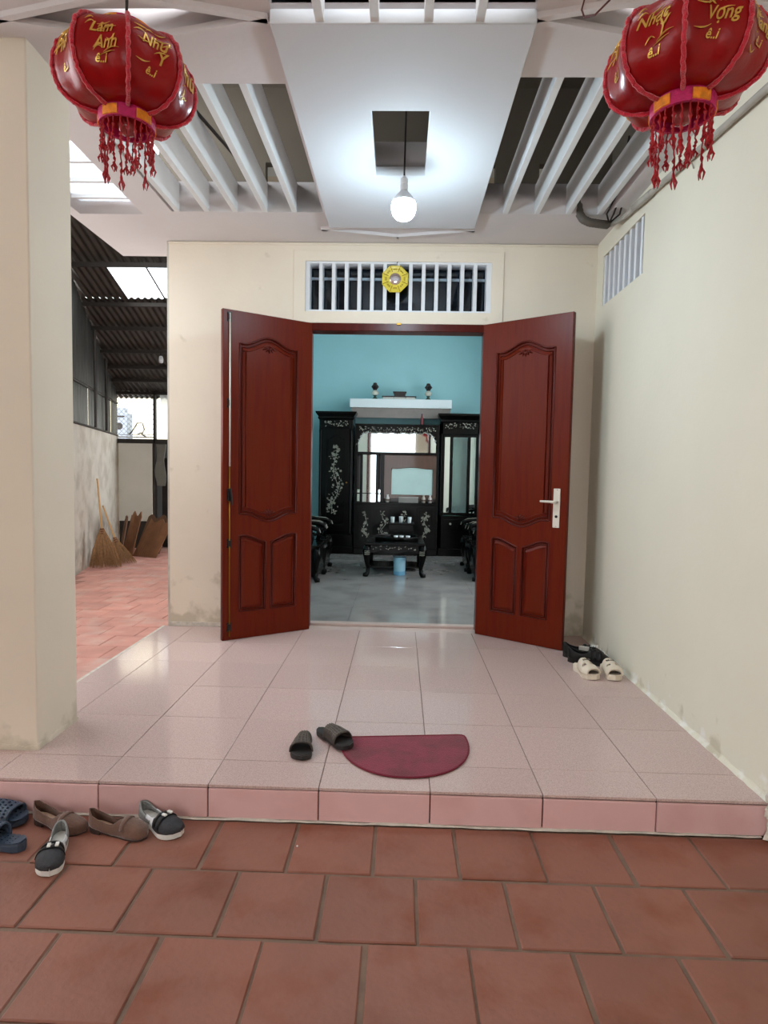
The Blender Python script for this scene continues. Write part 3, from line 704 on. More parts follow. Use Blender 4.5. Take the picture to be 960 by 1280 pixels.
tl = thing('added_tube_lamp', 'added unseen fluorescent tube brightening the living room from its ceiling', 'lamp', (.0, 6.1, 3.46))  # invented lamp, put in to brighten the living room
b = BM(); box(b, -.62, .62, -.03, .03, .0, .04); obj('batten', b, M_white, tl, bevel=.004)
b = BM(); tube(b, [(-.59, 0, -.03), (.59, 0, -.03)], .015, 12); obj('tube', b, emis('added_tube_glow', (.86, .95, 1.0), 14.0), tl, smooth=True)
for x in (-.6, .6):
    b = BM(); box(b, x-.015, x+.015, -.02, .02, -.05, .0); obj('holder', b, M_white, tl)
def inlay(bm, rect3, n, seed, lean=.0, size=1.):
    """sprays of mother of pearl: stem, leaves and petals as thin raised flakes on a plane facing -y. rect3 = x0,x1,z0,z1,y"""
    x0, x1, z0, z1, y = rect3; r = random.Random(seed)
    def flake(x, z, l, w, a):
        u = Vector((cos(a), 0, sin(a))); v = Vector((-sin(a), 0, cos(a))); c = Vector((x, y, z))
        pts = [c-u*l, c-v*w, c+u*l, c+v*w]; f = Vector((0, -.003, 0))
        loft(bm, [[p for p in pts], [p*1+f for p in pts]])
    stem = []
    for k in range(9): stem.append(Vector((x0+(x1-x0)*(.5+.28*sin(k*1.3+seed)*(1-k/12)), y-.001, z0+(z1-z0)*k/8)))
    tube(bm, stem, .0035*size, 4)
    for k in range(n):
        t = r.random()**1.2; s = stem[min(7, int(t*8))]; sp = (x1-x0)*.42*(1-.55*t)
        x = s.x+r.gauss(0, sp*.55); z = z0+(z1-z0)*t+r.uniform(-.03, .03); x = max(x0, min(x1, x)); z = max(z0, min(z1, z))
        if k % 5 == 0:
            for q in range(5): flake(x+.012*size*cos(q*1.26), z+.012*size*sin(q*1.26), .011*size, .006*size, q*1.26)
        else: flake(x, z, r.uniform(.010, .022)*size, r.uniform(.004, .008)*size, r.uniform(0, pi))
def border(bm, x0, x1, z0, z1, y, n, seed):
    r = random.Random(seed)
    for k in range(n):
        x = r.uniform(x0, x1); z = r.uniform(z0, z1); l, w, a = r.uniform(.006, .016), r.uniform(.003, .007), r.uniform(0, pi)
        u = Vector((cos(a), 0, sin(a))); v = Vector((-sin(a), 0, cos(a))); c = Vector((x, y, z)); pts = [c-u*l, c-v*w, c+u*l, c+v*w]
        loft(bm, [pts, [p+Vector((0, -.003, 0)) for p in pts]])

# tall inlaid cabinet at the left of the wall unit
FY = 9.35
c = thing('inlaid_cabinet', 'tall black cabinet with mother of pearl blossom door at left of the wall unit', 'cabinet', (-.99, FY+.25, 0))
b = BM(); box(b, -1.25, -.735, FY, FY+.5, .0, 2.10); obj('carcass', b, M_lacq, c, world=True, bevel=.006)
b = BM(); loft(b, [[(x, y, z) for x, y in ((-1.25-e, FY-e), (-.735+e, FY-e), (-.735+e, FY+.24), (-1.25-e, FY+.24))] for e, z in ((0, 2.05), (.02, 2.075), (.012, 2.10), (.05, 2.15), (.055, 2.175))]); obj('cornice', b, M_lacq, c, world=True)
b = BM(); border(b, -1.17, -.81, 1.955, 2.035, FY-.012, 46, 3); stuff(obj('frieze_inlay', b, M_pearl, c, world=True))
b = BM(); box(b, -1.21, -.775, FY-.012, FY, 1.93, 2.05); obj('frieze_panel', b, M_lacq, c, world=True, bevel=.004)
b = plate(rect(-1.2, -.785, .35, 1.90), [arch(-1.13, -.855, .45, 1.76, .06, .0)], .03, .004); xf(b, Matrix.Translation((0, FY, 0)) @ Matrix.Rotation(pi/2, 4, 'X')); dd = obj('door', b, M_lacq, c, world=True)
b = BM(); inlay(b, (-1.11, -.875, .62, 1.66, FY-.004), 150, 4, size=1.0); stuff(obj('blossom_inlay', b, M_pearl, dd, world=True))
b = BM(); lathe(b, [(.001, 0), (.012, .0), (.012, .018), (.001, .02)], 12); xf(b, Matrix.Translation((-.82, FY-.03, 1.1)) @ Matrix.Rotation(pi/2, 4, 'X')); obj('knob', b, M_brass, dd, world=True)
for x in (-1.225, -.76):
    b = BM(); lathe(b, [(.022, .3), (.026, .33), (.018, .36), (.018, 1.84), (.026, 1.87), (.022, 1.92)], 12, (x, FY-.012, 0)); obj('column', b, M_lacq, c, world=True, smooth=True)
b = BM(); box(b, -1.28, -.71, FY-.03, FY+.5, .0, .12); box(b, -1.265, -.72, FY-.02, FY+.5, .12, .3); obj('plinth', b, M_lacq, c, world=True, bevel=.008)

# middle bay of the wall unit
c = thing('mirror_cabinet', 'black carved wall unit with mirrors and pearl inlay between the tall cabinets', 'cabinet', (-.06, FY+.25, 0))
b = BM(); box(b, -.70, -.665, FY, FY+.5, 0, 2.0); obj('side_panel', b, M_lacq, c, world=True); b = BM(); box(b, .545, .58, FY, FY+.5, 0, 2.0); obj('side_panel', b, M_lacq, c, world=True)
b = BM(); box(b, -.70, .58, FY+.46, FY+.5, .0, 2.0); obj('back_board', b, M_lacqb, c, world=True)
b = BM(); box(b, -.70, .58, FY-.01, FY+.5, 1.965, 2.0); obj('top_board', b, M_lacq, c, world=True, bevel=.004)
low_pts = []
n = 48
for k in range(n+1):
    t = k/n; x = -.665+1.21*t; e = abs(2*t-1); z = 1.875-.018*abs(sin(t*pi*7))-(.20*max(0, (e-.84)/.16)**1.8)
    low_pts.append((x, z))
outl = [(.545, 1.965), (-.665, 1.965)]+low_pts
b = BM(); prism(b, outl, lambda x, z: Vector((x, FY+.0, z)), lambda x, z: Vector((x, FY+.03, z))); obj('carved_frieze', b, M_lacq, c, world=True)
b = BM(); border(b, -.64, .52, 1.90, 1.955, FY-.002, 120, 9)
r = random.Random(2)
for k in range(n*2):
    t = k/(2*n); q = low_pts[min(n, int(t*n))]; border(b, q[0]-.015, q[0]+.015, q[1]-.004, q[1]+.016, FY-.002, 1, k)
stuff(obj('frieze_inlay', b, M_pearl, c, world=True))
b = BM(); box(b, -.655, .535, FY+.06, FY+.07, 1.575, 1.95); obj('upper_mirror', b, M_mirror, c, world=True)
b = BM(); box(b, -.665, .545, FY-.005, FY+.46, 1.54, 1.575); obj('upper_shelf', b, M_lacq, c, world=True, bevel=.004)
b = BM(); b.free()
for q in ((-.30, -.245, FY-.002, FY+.40, .81, 1.54), (-.615, -.575, FY, FY+.02, .81, 1.54), (-.375, -.335, FY, FY+.02, .81, 1.54)):
    b = BM(); box(b, *q); obj('upright', b, M_lacq, c, world=True, bevel=.004)
b = BM(); box(b, -.575, -.375, FY+.008, FY+.016, .81, 1.53); obj('narrow_mirror', b, M_mirror, c, world=True)
for x0, x1 in ((-.66, -.615), (-.335, -.30)):
    for z0, z1 in ((.82, .93), (.95, 1.0)):
        b = BM(); box(b, x0+.004, x1-.004, FY+.006, FY+.016, z0, z1); obj('side_pane', b, M_mirror, c, world=True)
b = BM(); box(b, -.66, -.30, FY+.001, FY+.02, .935, .948); obj('glazing_bar', b, M_lacq, c, world=True)
b = plate(rect(-.245, .545, .87, 1.53), [arch(-.14, .50, .925, 1.33, .02, 0)[:]], .04, .006); xf(b, Matrix.Translation((0, FY+.06, 0)) @ Matrix.Rotation(pi/2, 4, 'X')); obj('screen_surround', b, M_lacqb, c, world=True)
b = BM(); prism(b, [(-.15, .92), (.51, .92), (.51, 1.31), (.46, 1.345), (-.06, 1.36), (-.12, 1.33), (-.15, 1.25)], lambda x, z: Vector((x, FY+.045, z)), lambda x, z: Vector((x, FY+.055, z)))
obj('pale_glass_panel', b, mat('teal_reflection_glass', (168, 196, 194), .25, .05, 6, metal=.1), c, world=True)  # pale teal in the glass colour stands in for the reflected room walls
b = BM(); box(b, -.70, .58, FY-.05, FY+.46, .775, .81); obj('counter', b, M_lacq, c, world=True, bevel=.006)
b = BM(); box(b, -.665, .545, FY-.02, FY+.46, .06, .775); obj('lower_carcass', b, M_lacq, c, world=True)
for k, (x0, x1) in enumerate(((-.63, -.42), (-.39, -.10), (-.07, .24), (.27, .52))):
    b = plate(rect(x0, x1, .16, .74), [rect(x0+.03, x1-.03, .22, .69)], .02, .003); xf(b, Matrix.Translation((0, FY-.02, 0)) @ Matrix.Rotation(pi/2, 4, 'X')); q = obj('door', b, M_lacq, c, world=True)
    b = BM(); inlay(b, (x0+.05, x1-.05, .27, .67, FY-.022), 40, 20+k, size=1.1); stuff(obj('inlay', b, M_pearl, q, world=True))
b = BM(); box(b, -.70, .58, FY-.06, FY+.46, .0, .1); obj('plinth', b, M_lacq, c, world=True, bevel=.01)

# glass fronted cabinet at the right
c = thing('glass_cabinet', 'tall black display cabinet with glazed doors at the right of the wall unit', 'cabinet', (.9, FY+.2, 0))
b = BM()
for x0, x1 in ((.61, .64), (1.16, 1.19)): box(b, x0, x1, FY, FY+.45, 0, 2.05)
box(b, .61, 1.19, FY, FY+.45, 1.86, 2.05); box(b, .61, 1.19, FY, FY+.45, 0, .62); obj('carcass', b, M_lacq, c, world=True, bevel=.004)
b = BM(); box(b, .64, 1.16, FY+.43, FY+.44, .62, 1.86); obj('mirror_back', b, mat('tinted_mirror', (150, 178, 180), .06, metal=.9), c, world=True)
b = BM(); loft(b, [[(x, y, z) for x, y in ((.61-e, FY-e), (1.19+e, FY-e), (1.19+e, FY+.24), (.61-e, FY+.24))] for e, z in ((0, 2.03), (.015, 2.05), (.01, 2.08), (.05, 2.14), (.055, 2.17))]); obj('cornice', b, M_lacq, c, world=True)
b = BM(); border(b, .67, 1.13, 1.95, 2.03, FY-.002, 60, 5); stuff(obj('frieze_inlay', b, M_pearl, c, world=True))
for x0, x1 in ((.645, .765), (.77, 1.03), (1.035, 1.155)):
    b = plate(rect(x0, x1, .64, 1.85), [rect(x0+.018, x1-.018, .67, 1.82)], .025, .003); xf(b, Matrix.Translation((0, FY+.005, 0)) @ Matrix.Rotation(pi/2, 4, 'X')); q = obj('door', b, M_lacq, c, world=True)
    b = BM(); box(b, x0+.018, x1-.018, FY-.012, FY-.008, .67, 1.82); obj('pane', b, M_glass if .77 <= x0 < 1 else M_mirror, q, world=True)
for z in (1.06, 1.47):
    b = BM(); box(b, .645, 1.155, FY+.02, FY+.42, z, z+.012); obj('glass_shelf', b, M_glass, c, world=True)
for x0, x1 in ((.66, .89), (.92, 1.15)):
    b = BM(); box(b, x0, x1, FY-.02, FY+.01, .42, .57); q = obj('drawer', b, M_lacq, c, world=True, bevel=.006)
    b = BM(); lathe(b, [(.012, 0), (.016, .012), (.004, .02)], 10); xf(b, Matrix.Translation(((x0+x1)/2, FY-.02, .5)) @ Matrix.Rotation(pi/2, 4, 'X')); obj('knob', b, M_pearl, q, world=True)
b = BM(); box(b, .59, 1.21, FY-.03, FY+.45, .0, .12); obj('plinth', b, M_lacq, c, world=True, bevel=.008)

# altar shelf and what stands on it
c = thing('altar_shelf', 'pale altar shelf with grey apron fixed to the teal wall', 'shelf', (-.02, IY, 2.3))
b = BM(); box(b, -.81, .775, 9.58, IY, 2.27, 2.405); obj('shelf_top', b, M_stone, c, world=True, bevel=.004)
b = BM(); box(b, -.79, .755, 9.62, 9.65, 2.115, 2.27); box(b, -.79, -.76, 9.65, IY, 2.115, 2.27); box(b, .725, .755, 9.65, IY, 2.115, 2.27); obj('apron', b, M_apron, c, world=True)
SZ = 2.405
for x, lab in ((-.425, 'altar lamp with dark lotus top on the shelf half nearer the inlaid cabinet'), (.413, 'altar lamp with dark lotus top on the shelf half above the wine bottle')):
    q = thing('altar_lamp', lab, 'lamp', (x, 9.72, SZ), group='lotus lamps on the altar shelf')
    b = BM(); lathe(b, [(.045, 0), (.05, .012), (.03, .03), (.018, .05), (.03, .07)], 14); obj('base', b, mat('green_brass', (52, 78, 66), .4), q, smooth=True)
    b = BM(); lathe(b, [(.018, .065), (.05, .085), (.058, .11), (.045, .13), (.03, .145), (.022, .15)], 14); obj('glass_bowl', b, mat('milky_glass', (206, 204, 190), .2), q, smooth=True)
    b = BM(); lathe(b, [(.02, .145), (.03, .152), (.03, .16)], 10)
    for k in range(6):
        a = k*pi/3; u = Vector((cos(a), sin(a), 0)); v = Vector((-sin(a), cos(a), 0))
        loft(b, [[u*.02+v*.018+Vector((0,0,.15)), u*.02-v*.018+Vector((0,0,.15)), u*.012+Vector((0,0,.15))], [u*.06+v*.02+Vector((0,0,.20)), u*.06-v*.02+Vector((0,0,.20)), u*.045+Vector((0,0,.205))], [u*.028+v*.012+Vector((0,0,.245)), u*.028-v*.012+Vector((0,0,.245)), u*.018+Vector((0,0,.247))]])
    lathe(b, [(.03, .155), (.045, .2), (.028, .262), (.01, .268)], 12)
    obj('lotus_top', b, M_incense, q)
q = thing('offering_stand', 'low dark wooden offering stand with three steps on the altar shelf', 'stand', (-.045, 9.7, SZ))
b = BM(); box(b, -.27, .27, -.06, .06, .038, .056); obj('lower_step', b, M_incense, q, bevel=.003)
b = BM(); box(b, -.08, .10, -.06, .06, .056, .11); box(b, -.095, .115, -.07, .07, .105, .125); obj('upper_step', b, M_incense, q, bevel=.003)
b = BM(); b.free()
for x0, x1 in ((-.25, -.09), (-.08, .10), (.11, .25)):
    b = BM(); box(b, x0, x1, -.05, .05, .0, .038); obj('pale_block', b, mat('ivory_block', (214, 210, 204), .5), q)
q = thing('wine_bottle', 'small wine red bottle standing on the top of the black wall unit', 'bottle', (.315, 9.5, 2.0))
b = BM(); lathe(b, [(.024, 0), (.026, .01), (.026, .10), (.012, .13), (.011, .165)], 12); obj('body', b, M_wine, q, smooth=True)
b = BM(); lathe(b, [(.013, .16), (.013, .178), (.001, .18)], 10); obj('cap', b, mat('purple_cap', (96, 64, 92), .4), q)
q = thing('paper_box', 'small pale box on the wall unit counter under the glass panel', 'box', (.12, FY-.016, .8105))
b = BM(); box(b, -.14, .16, -.028, .028, 0, .085); obj('carton', b, mat('pale_carton', (128, 124, 120), .6), q, bevel=.003)
b = BM(); box(b, -.142, .162, -.030, .030, .07, .09); obj('lid', b, mat('pale_carton_lid', (150, 146, 142), .6), q, bevel=.002)
for k, (x, lab) in enumerate(((-.19, 'white and brown vase standing on the counter near the narrow mirror'), (.36, 'small white figurine standing on counter beside the pale box'), (.46, 'small white jar at the counter end by the glass cabinet'))):
    q = thing('small_vase', lab, 'vase', (x, FY-.018, .8105))
    b = BM(); lathe(b, [(.022, 0), (.034, .03), (.03, .07), (.014, .10), (.02, .12)], 12); obj('body', b, mat('vase_glaze%d' % k, ((200, 196, 190), (170, 160, 150), (196, 186, 184))[k], .3), q, smooth=True)
    b = BM(); lathe(b, [(.034, .028), (.0365, .04), (.034, .052)], 12, cap=False); obj('band', b, M_lacqb, q)

# carved coffee table
TX, TY, TZ = -.05, 7.80, .42
c = thing('coffee_table', 'low black carved coffee table with clawed legs in the living room', 'table', (TX, TY, 0))
b = BM(); box(b, -.365, .365, -.50, .50, TZ-.035, TZ); obj('tabletop', b, M_lacq, c, bevel=.01)
b = BM(); n = 20
for s in (-1, 1):
    outl = [(-.33, TZ-.035), (.33, TZ-.035)]+[(.33-.66*k/n, TZ-.10-.03*abs(cos(pi*2*k/n))) for k in range(n+1)]
    prism(b, outl, lambda x, z, s=s: Vector((x, s*.45, z)), lambda x, z, s=s: Vector((x, s*.47, z)))
obj('apron', b, M_lacq, c); b = BM()
outl = [(-.45, TZ-.035), (.45, TZ-.035)]+[(.45-.9*k/n, TZ-.10-.03*abs(cos(pi*2*k/n))) for k in range(n+1)]
for s in (-1, 1): prism(b, outl, lambda y, z, s=s: Vector((s*.33, y, z)), lambda y, z, s=s: Vector((s*.31, y, z)))
obj('apron', b, M_lacq, c)
def claw_leg(bm, x, y, h, s=1., dx=1, dy=1):
    tube(bm, [(x, y, h), (x+.018*dx*s, y+.018*dy*s, h*.82), (x+.012*dx*s, y+.012*dy*s, h*.55), (x-.006*dx*s, y-.006*dy*s, h*.3), (x+.0*dx, y, h*.12), (x+.022*dx*s, y+.022*dy*s, h*.07), (x+.026*dx*s, y+.026*dy*s, .0)], [.045*s, .05*s, .034*s, .026*s, .026*s, .036*s, .03*s], 8)
for sx in (-1, 1):
    for sy in (-1, 1):
        b = BM(); claw_leg(b, sx*.325, sy*.455, TZ-.04, 1, sx, sy); obj('leg', b, M_lacq, c, smooth=True)
b = BM(); border(b, -.32, .32, TZ-.085, TZ-.045, -.474, 24, 8)
for sx in (-1, 1):
    for k in range(3): tube(b, [(sx*.36, -.515, TZ-.10-.02*k), (sx*.33, -.52, TZ-.105-.02*k), (sx*.30, -.515, TZ-.10-.02*k)], .004, 5)
stuff(obj('pearl_inlay', b, M_pearl, c))
b = BM(); box(b, -.31, .31, -.05, .42, .045, .07); obj('lower_board', b, M_lacq, c, bevel=.004)
c = thing('tea_tray', 'flat black wooden tea tray lying on the coffee table', 'tray', (-.03, 7.72, TZ))
b = BM(); box(b, -.26, .26, -.2, .2, .0, .02); obj('board', b, M_lacq, c, bevel=.004)
b = plate(rect(-.26, .26, -.2, .2), [rect(-.24, .24, -.18, .18)], .045, .003); obj('rim', b, M_lacq, c)
c = thing('tea_chest', 'black carved tea chest standing behind the tray on the coffee table', 'box', (.02, 8.075, TZ))
b = BM(); box(b, -.16, .16, -.13, .13, .012, .17); obj('body', b, M_lacq, c, bevel=.005)
for q in (.17, 0):
    b = BM(); box(b, -.175, .175, -.14, .14, q, q+(.0185 if q else .014)); obj('rim', b, M_lacq, c, bevel=.003)
cup = None
for k, (x, y, z, lab) in enumerate(((-.09, 8.0, TZ+.19, 'clear drinking glass on the tea chest lid, nearest the inlaid cabinet side'), (.02, 8.12, TZ+.19, 'clear drinking glass on the tea chest lid, middle of three'), (.13, 8.0, TZ+.19, 'clear drinking glass on the tea chest lid, nearest the glass cabinet side'))):
    q = thing('drinking_glass', lab, 'glass', (x, y, z), group='glasses on the tea chest')
    b = BM(); lathe(b, [(.022, 0), (.024, .004), (.027, .075), (.0245, .075), (.0215, .008), (.001, .008)], 12, cap=False); obj('body', b, mat('clear_tumbler', (225, 232, 235), .06, trans=.4), q, smooth=True)
for k, x in enumerate((-.04, .03, .11)):
    q = thing('teacup', ('white teacup on the tray, nearest the narrow mirror side', 'white teacup on the tray, middle one of its row', 'white teacup on the tray, nearest the table corner by the bin')[k], 'cup', (x, 7.58, TZ+.02), group='cups on the tea tray')
    b = BM(); lathe(b, [(.016, 0), (.017, .006), (.03, .04), (.028, .04), (.014, .01), (.001, .01)], 12, cap=False); obj('body', b, mat('porcelain', (216, 220, 224), .2), q, smooth=True)
c = thing('waste_bin', 'pale blue plastic bin standing under the coffee table', 'bin', (.012, 7.5, .004))
b = BM(); lathe(b, [(.068, 0), (.07, .02), (.076, .215), (.07, .215), (.064, .01), (.001, .008)], 20, cap=False); obj('body', b, M_bin, c, smooth=True)
b = BM(); lathe(b, [(.0765, .205), (.082, .21), (.082, .222), (.074, .222)], 20, cap=False); obj('rim', b, M_bin, c); b = BM(); lathe(b, [(.0705, .0), (.073, .012), (.073, .045), (.071, .05)], 20, cap=False); obj('base_band', b, mat('blue_band', (110, 170, 206), .35), c)

# carved armchairs along both side walls
def armchair(name, label, x, y, rz, group):
    c = thing(name, label, 'armchair', (x, y, .004), (0, 0, rz), group=group)      # local: seat faces +x
    b = BM(); box(b, -.27, .30, -.30, .30, .37, .42); obj('seat', b, M_lacq, c, bevel=.012)
    b = BM(); n = 14
    prism(b, [(-.27, .37), (.27, .37)]+[(.27-.54*k/n, .10-.05*abs(cos(2*pi*k/n))) for k in range(n+1)], lambda yy, z: Vector((.285, yy, z)), lambda yy, z: Vector((.265, yy, z))); obj('apron', b, M_lacq, c)
    for sy in (-1, 1):
        b = BM(); prism(b, [(-.24, .37), (.27, .37)]+[(.27-.51*k/n, .10-.05*abs(cos(2*pi*k/n))) for k in range(n+1)], lambda xx, z: Vector((xx, sy*.27, z)), lambda xx, z: Vector((xx, sy*.25, z))); obj('side_apron', b, M_lacq, c)
    for sx, sy in ((.26, -1), (.26, 1), (-.24, -1), (-.24, 1)):
        b = BM(); claw_leg(b, sx, sy*.26, .38, 1, 1 if sx > 0 else -1, sy); obj('leg', b, M_lacq, c, smooth=True)
    out = [(-.28, .42), (.28, .42), (.28, .68)]+[(.28*cos(pi*k/12)*(.9+.1*abs(cos(3*pi*k/12))), .74+.14*sin(pi*k/12)) for k in range(13)]+[(-.28, .68)]
    b = BM(); prism(b, out, lambda yy, z: Vector((-.27-.10*(z-.42), yy, z)), lambda yy, z: Vector((-.235-.10*(z-.42), yy, z))); obj('backrest', b, M_lacq, c)
    b = BM(); inlay(b, (-.12, .12, .47, .78, 0), 24, 31); xf(b, Matrix.Translation((-.232, 0, 0)) @ Matrix.Rotation(pi/2, 4, 'Z') @ Matrix.Diagonal((1, 1, 1, 1))); xf(b, Matrix.Translation((-.03, 0, 0))); stuff(obj('inlay', b, M_pearl, c))
    for sy in (-1, 1):
        b = BM(); tube(b, [(-.27, sy*.28, .68), (-.1, sy*.285, .66), (.10, sy*.285, .63), (.22, sy*.285, .62), (.285, sy*.285, .60), (.29, sy*.285, .555), (.25, sy*.285, .545), (.235, sy*.285, .57)], [.022, .024, .026, .028, .028, .024, .02, .012], 8)
        tube(b, [(.2, sy*.28, .42), (.225, sy*.285, .5), (.2, sy*.285, .61)], .02, 8); tube(b, [(-.05, sy*.28, .42), (-.03, sy*.285, .54), (-.06, sy*.285, .65)], .016, 8)
        q = obj('armrest', b, M_lacq, c, smooth=True)
        b = BM(); tube(b, [(-.05, sy*.285-sy*.0, .682), (.1, sy*.285, .658), (.22, sy*.285, .65), (.30, sy*.285, .615), (.317, sy*.285, .565)], .0035, 5); obj('pearl_line', b, M_pearl, q)
    return c
armchair('carved_armchair', 'black carved armchair nearest the doorway on the bolt rod leaf side', -1.20, 7.12, 0, 'carved armchairs round the coffee table')
armchair('carved_armchair', 'black carved armchair between the inlaid cabinet and another armchair', -1.20, 7.78, 0, 'carved armchairs round the coffee table')
armchair('carved_armchair', 'black carved armchair nearest the doorway on the lever handle leaf side', 1.18, 7.42, pi, 'carved armchairs round the coffee table')
armchair('carved_armchair', 'black carved armchair before the glass cabinet', 1.16, 8.12, pi, 'carved armchairs round the coffee table')

# ------------------------------------------------------------------ side alley
AX = lambda y: -4.24-.27*(y-7.97)
RZ = lambda y: 2.62+.40*(10.6-y)
b = BM(); prism(b, [(AX(2.4), 2.4), (AX(10.75), 10.75), (AX(10.75)-.15, 10.75), (AX(2.4)-.15, 2.4)], lambda x, y: Vector((x, y, -.3)), lambda x, y: Vector((x, y, 1.83)))
tag(obj('wall_alley_left', b, M_render), 'stained grey rendered low wall along the alley', 'wall', kind='structure')
cw = thing('corrugated_wall', 'dark corrugated iron sheeting above the rendered alley wall', 'wall', (AX(7.5), 7.5, 1.8), kind='structure')
y = 6.25; k = 0
while y < 10.7:
    y1 = min(y+.82, 10.72); b = BM(); lo = []; n = 40
    for i in range(n+1):
        yy = y+(y1-y)*i/n; w = .011*sin(2*pi*(yy-y)/.082)+.012*(k % 2); lo.append([(AX(yy)-.03+w, yy, 1.74+.015*(k % 3)), (AX(yy)-.03+w, yy, RZ(yy)-.02)])
    loft(b, lo, closed=False); obj('sheet', b, M_iron, cw, world=True, smooth=True); y += .78; k += 1
for z in (1.80, 2.35):
    b = BM(); tube(b, [(AX(6.3)+.0, 6.3, z+.03), (AX(10.6)+.0, 10.6, z+.03)], .018, 6); obj('rail', b, M_steel, cw, world=True)
rf = thing('alley_roof', 'sloping rusty corrugated iron roof over the alley with clear sheets', 'roof', (-3.4, 8, 3.6), kind='structure')
def roof_sheet(name, x0, x1, y0, y1, m, lift=0):
    y0 = max(y0, 6.25)
    b = BM(); lo = []; n = int((x1-x0)/.0115)
    for i in range(n+1):
        x = x0+(x1-x0)*i/n; w = .012*sin(2*pi*x/.092)+lift
        lo.append([(x, yy, RZ(yy)+w) for yy in (y0, y1)])
    loft(b, lo, closed=False); obj(name, b, m, rf, world=True, smooth=True)
cols = [-5.35, -4.55, -3.74, -3.24, -2.55, -1.84]
for x0, x1 in zip(cols, cols[1:]):
    roof_sheet('roof_sheet', x0-.03, x1+.01, 4.7, 6.45, M_roof, .02); roof_sheet('roof_sheet', x0-.03, x1+.01, 6.4, 7.70, M_roof, .01)
    if x0 < -3.8 : roof_sheet('roof_sheet', x0-.03, x1+.01, 7.68, 8.30, M_roof)
    else: roof_sheet('clear_sheet', x0, x1, 7.68, 8.30, M_sky, -.005)
    roof_sheet('roof_sheet', x0-.03, x1+.01, 8.28, 9.6, M_roof, -.01); roof_sheet('roof_sheet', x0-.03, x1+.01, 9.55, 10.85, M_roof, -.02)
for yy in (6.5, 7.62, 8.34, 8.85, 9.4, 9.82, 10.2, 10.6):
    b = BM(); z = RZ(yy)-.05; box(b, AX(yy)-.1, -1.84, yy-.02, yy+.02, z-.035, z+.015); obj('purlin', b, M_steel, rf, world=True)
for x in (-3.73, -3.22):
    b = BM(); tube(b, [(x, 7.62, RZ(7.62)-.02), (x+.02, 8.34, RZ(8.34)-.02)], .012, 6); obj('sheet_joint', b, M_steel, rf, world=True)
for yy, x in ((8.85, -4.3), (9.6, -4.55)):
    b = BM(); tube(b, [(AX(yy)+.03, yy, 1.84), (AX(yy)+.03, yy, RZ(yy)-.06)], .02, 6); obj('post', b, M_steel, rf, world=True)
# far end of the alley
BYA = 10.6
ae = thing('alley_end_frame', 'dark steel frame with wire mesh closing the far alley end', 'frame', (-4.4, BYA, 0), kind='structure')
b = BM(); box(b, -5.05, -1.84, BYA-.02, BYA+.06, 1.69, 1.77); obj('ledge', b, M_steel, ae, world=True)
for x, z0 in ((-4.29, -.14), (-3.4, -.14)):
    b = BM(); box(b, x-.018, x+.018, BYA-.02, BYA+.05, z0, 2.6); obj('post', b, M_steel, ae, world=True)
b = BM(); tube(b, [(-4.98, BYA, 1.8), (-4.3, BYA, 1.8)], .012, 6); tube(b, [(-4.98, BYA, 1.84), (-4.3, BYA, 1.845)], .006, 6); obj('rail', b, M_white, ae, world=True)
b = BM()
x0, x1, z0, z1 = -5.0, -4.30, 1.78, 2.62; st = .085
k = -12
while k < 14:
    for s in (1, -1):
        pts = []
        c = k*st
        for x in (x0, x1):
            pts.append((x, z0+c+s*(x-x0) if s > 0 else z1-c-(x-x0)))
        (xa, za), (xb, zb) = pts
        def clip(xa, za, xb, zb):
            for lim, up_ in ((z0, False), (z1, True)):
                out = []
                for (xx, zz, xo, zo) in ((xa, za, xb, zb), (xb, zb, xa, za)):
                    if (zz > lim) == up_ and zz != lim:
                        if (zo > lim) == up_: return None
                        t = (lim-zz)/(zo-zz); xx, zz = xx+(xo-xx)*t, lim
                    out.append((xx, zz))
                (xa, za), (xb, zb) = out
            return xa, za, xb, zb
        q = clip(xa, za, xb, zb)
        if q and abs(q[0]-q[2]) > .01: tube(b, [(q[0], BYA+.01+.004*s, q[1]), (q[2], BYA+.01+.004*s, q[3])], .003, 4)
    k += 1
stuff(obj('wire_mesh', b, mat('zinc_wire', (150, 152, 150), .5, metal=.5), ae, world=True))
q = thing('white_board', 'large plain pale board closing the far end of the alley below the mesh', 'board', (-4.65, 10.54, .34))
b = BM(); box(b, -4.90, -4.31, 10.53, 10.555, .34, 1.69); obj('panel', b, M_board, q, world=True, bevel=.004)
b = BM(); box(b, -4.90, -4.36, 10.555, 10.57, -.14, .40); obj('backing', b, M_steel, q, world=True)
b = BM(); box(b, -4.32, -1.84, 12.6, 12.7, -.44, 1.75); box(b, -5.1, -1.84, 10.66, 12.7, 1.72, 1.76); box(b, -4.36, -4.32, 10.66, 12.7, -.44, 1.75)
tag(obj('dark_store', b, mat('shade_dark_render', (44, 40, 36), .9, .2, 4)), 'unlit store recess beyond the alley end', 'recess', kind='structure')  # near-black colour stands in for the shade inside the recess
q = thing('plank_door', 'dark timber door leaning open in the unlit recess at the alley end', 'door', (-3.9, 10.72, -.14))
for k in range(4):
    b = BM(); box(b, -4.2+.1*k, -4.2+.1*k+.094, 10.70, 10.73, -.13, 1.45-.18*(k % 2)); obj('plank', b, mat('black_timber', (36, 28, 24), .8, .3, 8), q, world=True)
b = BM()
for k in range(5): box(b, -4.24, -4.18, 10.57, 10.60, 1.45-.05*k, 1.47-.05*k+.02)
lo = []
for k in range(9): lo.append([(-4.25+.09*sin(k*.9)*.3, 10.56, 1.68-.09*k), (-4.10+.02*cos(k), 10.56, 1.68-.09*k), (-4.10+.02*cos(k), 10.59, 1.68-.09*k), (-4.25, 10.59, 1.68-.09*k)])
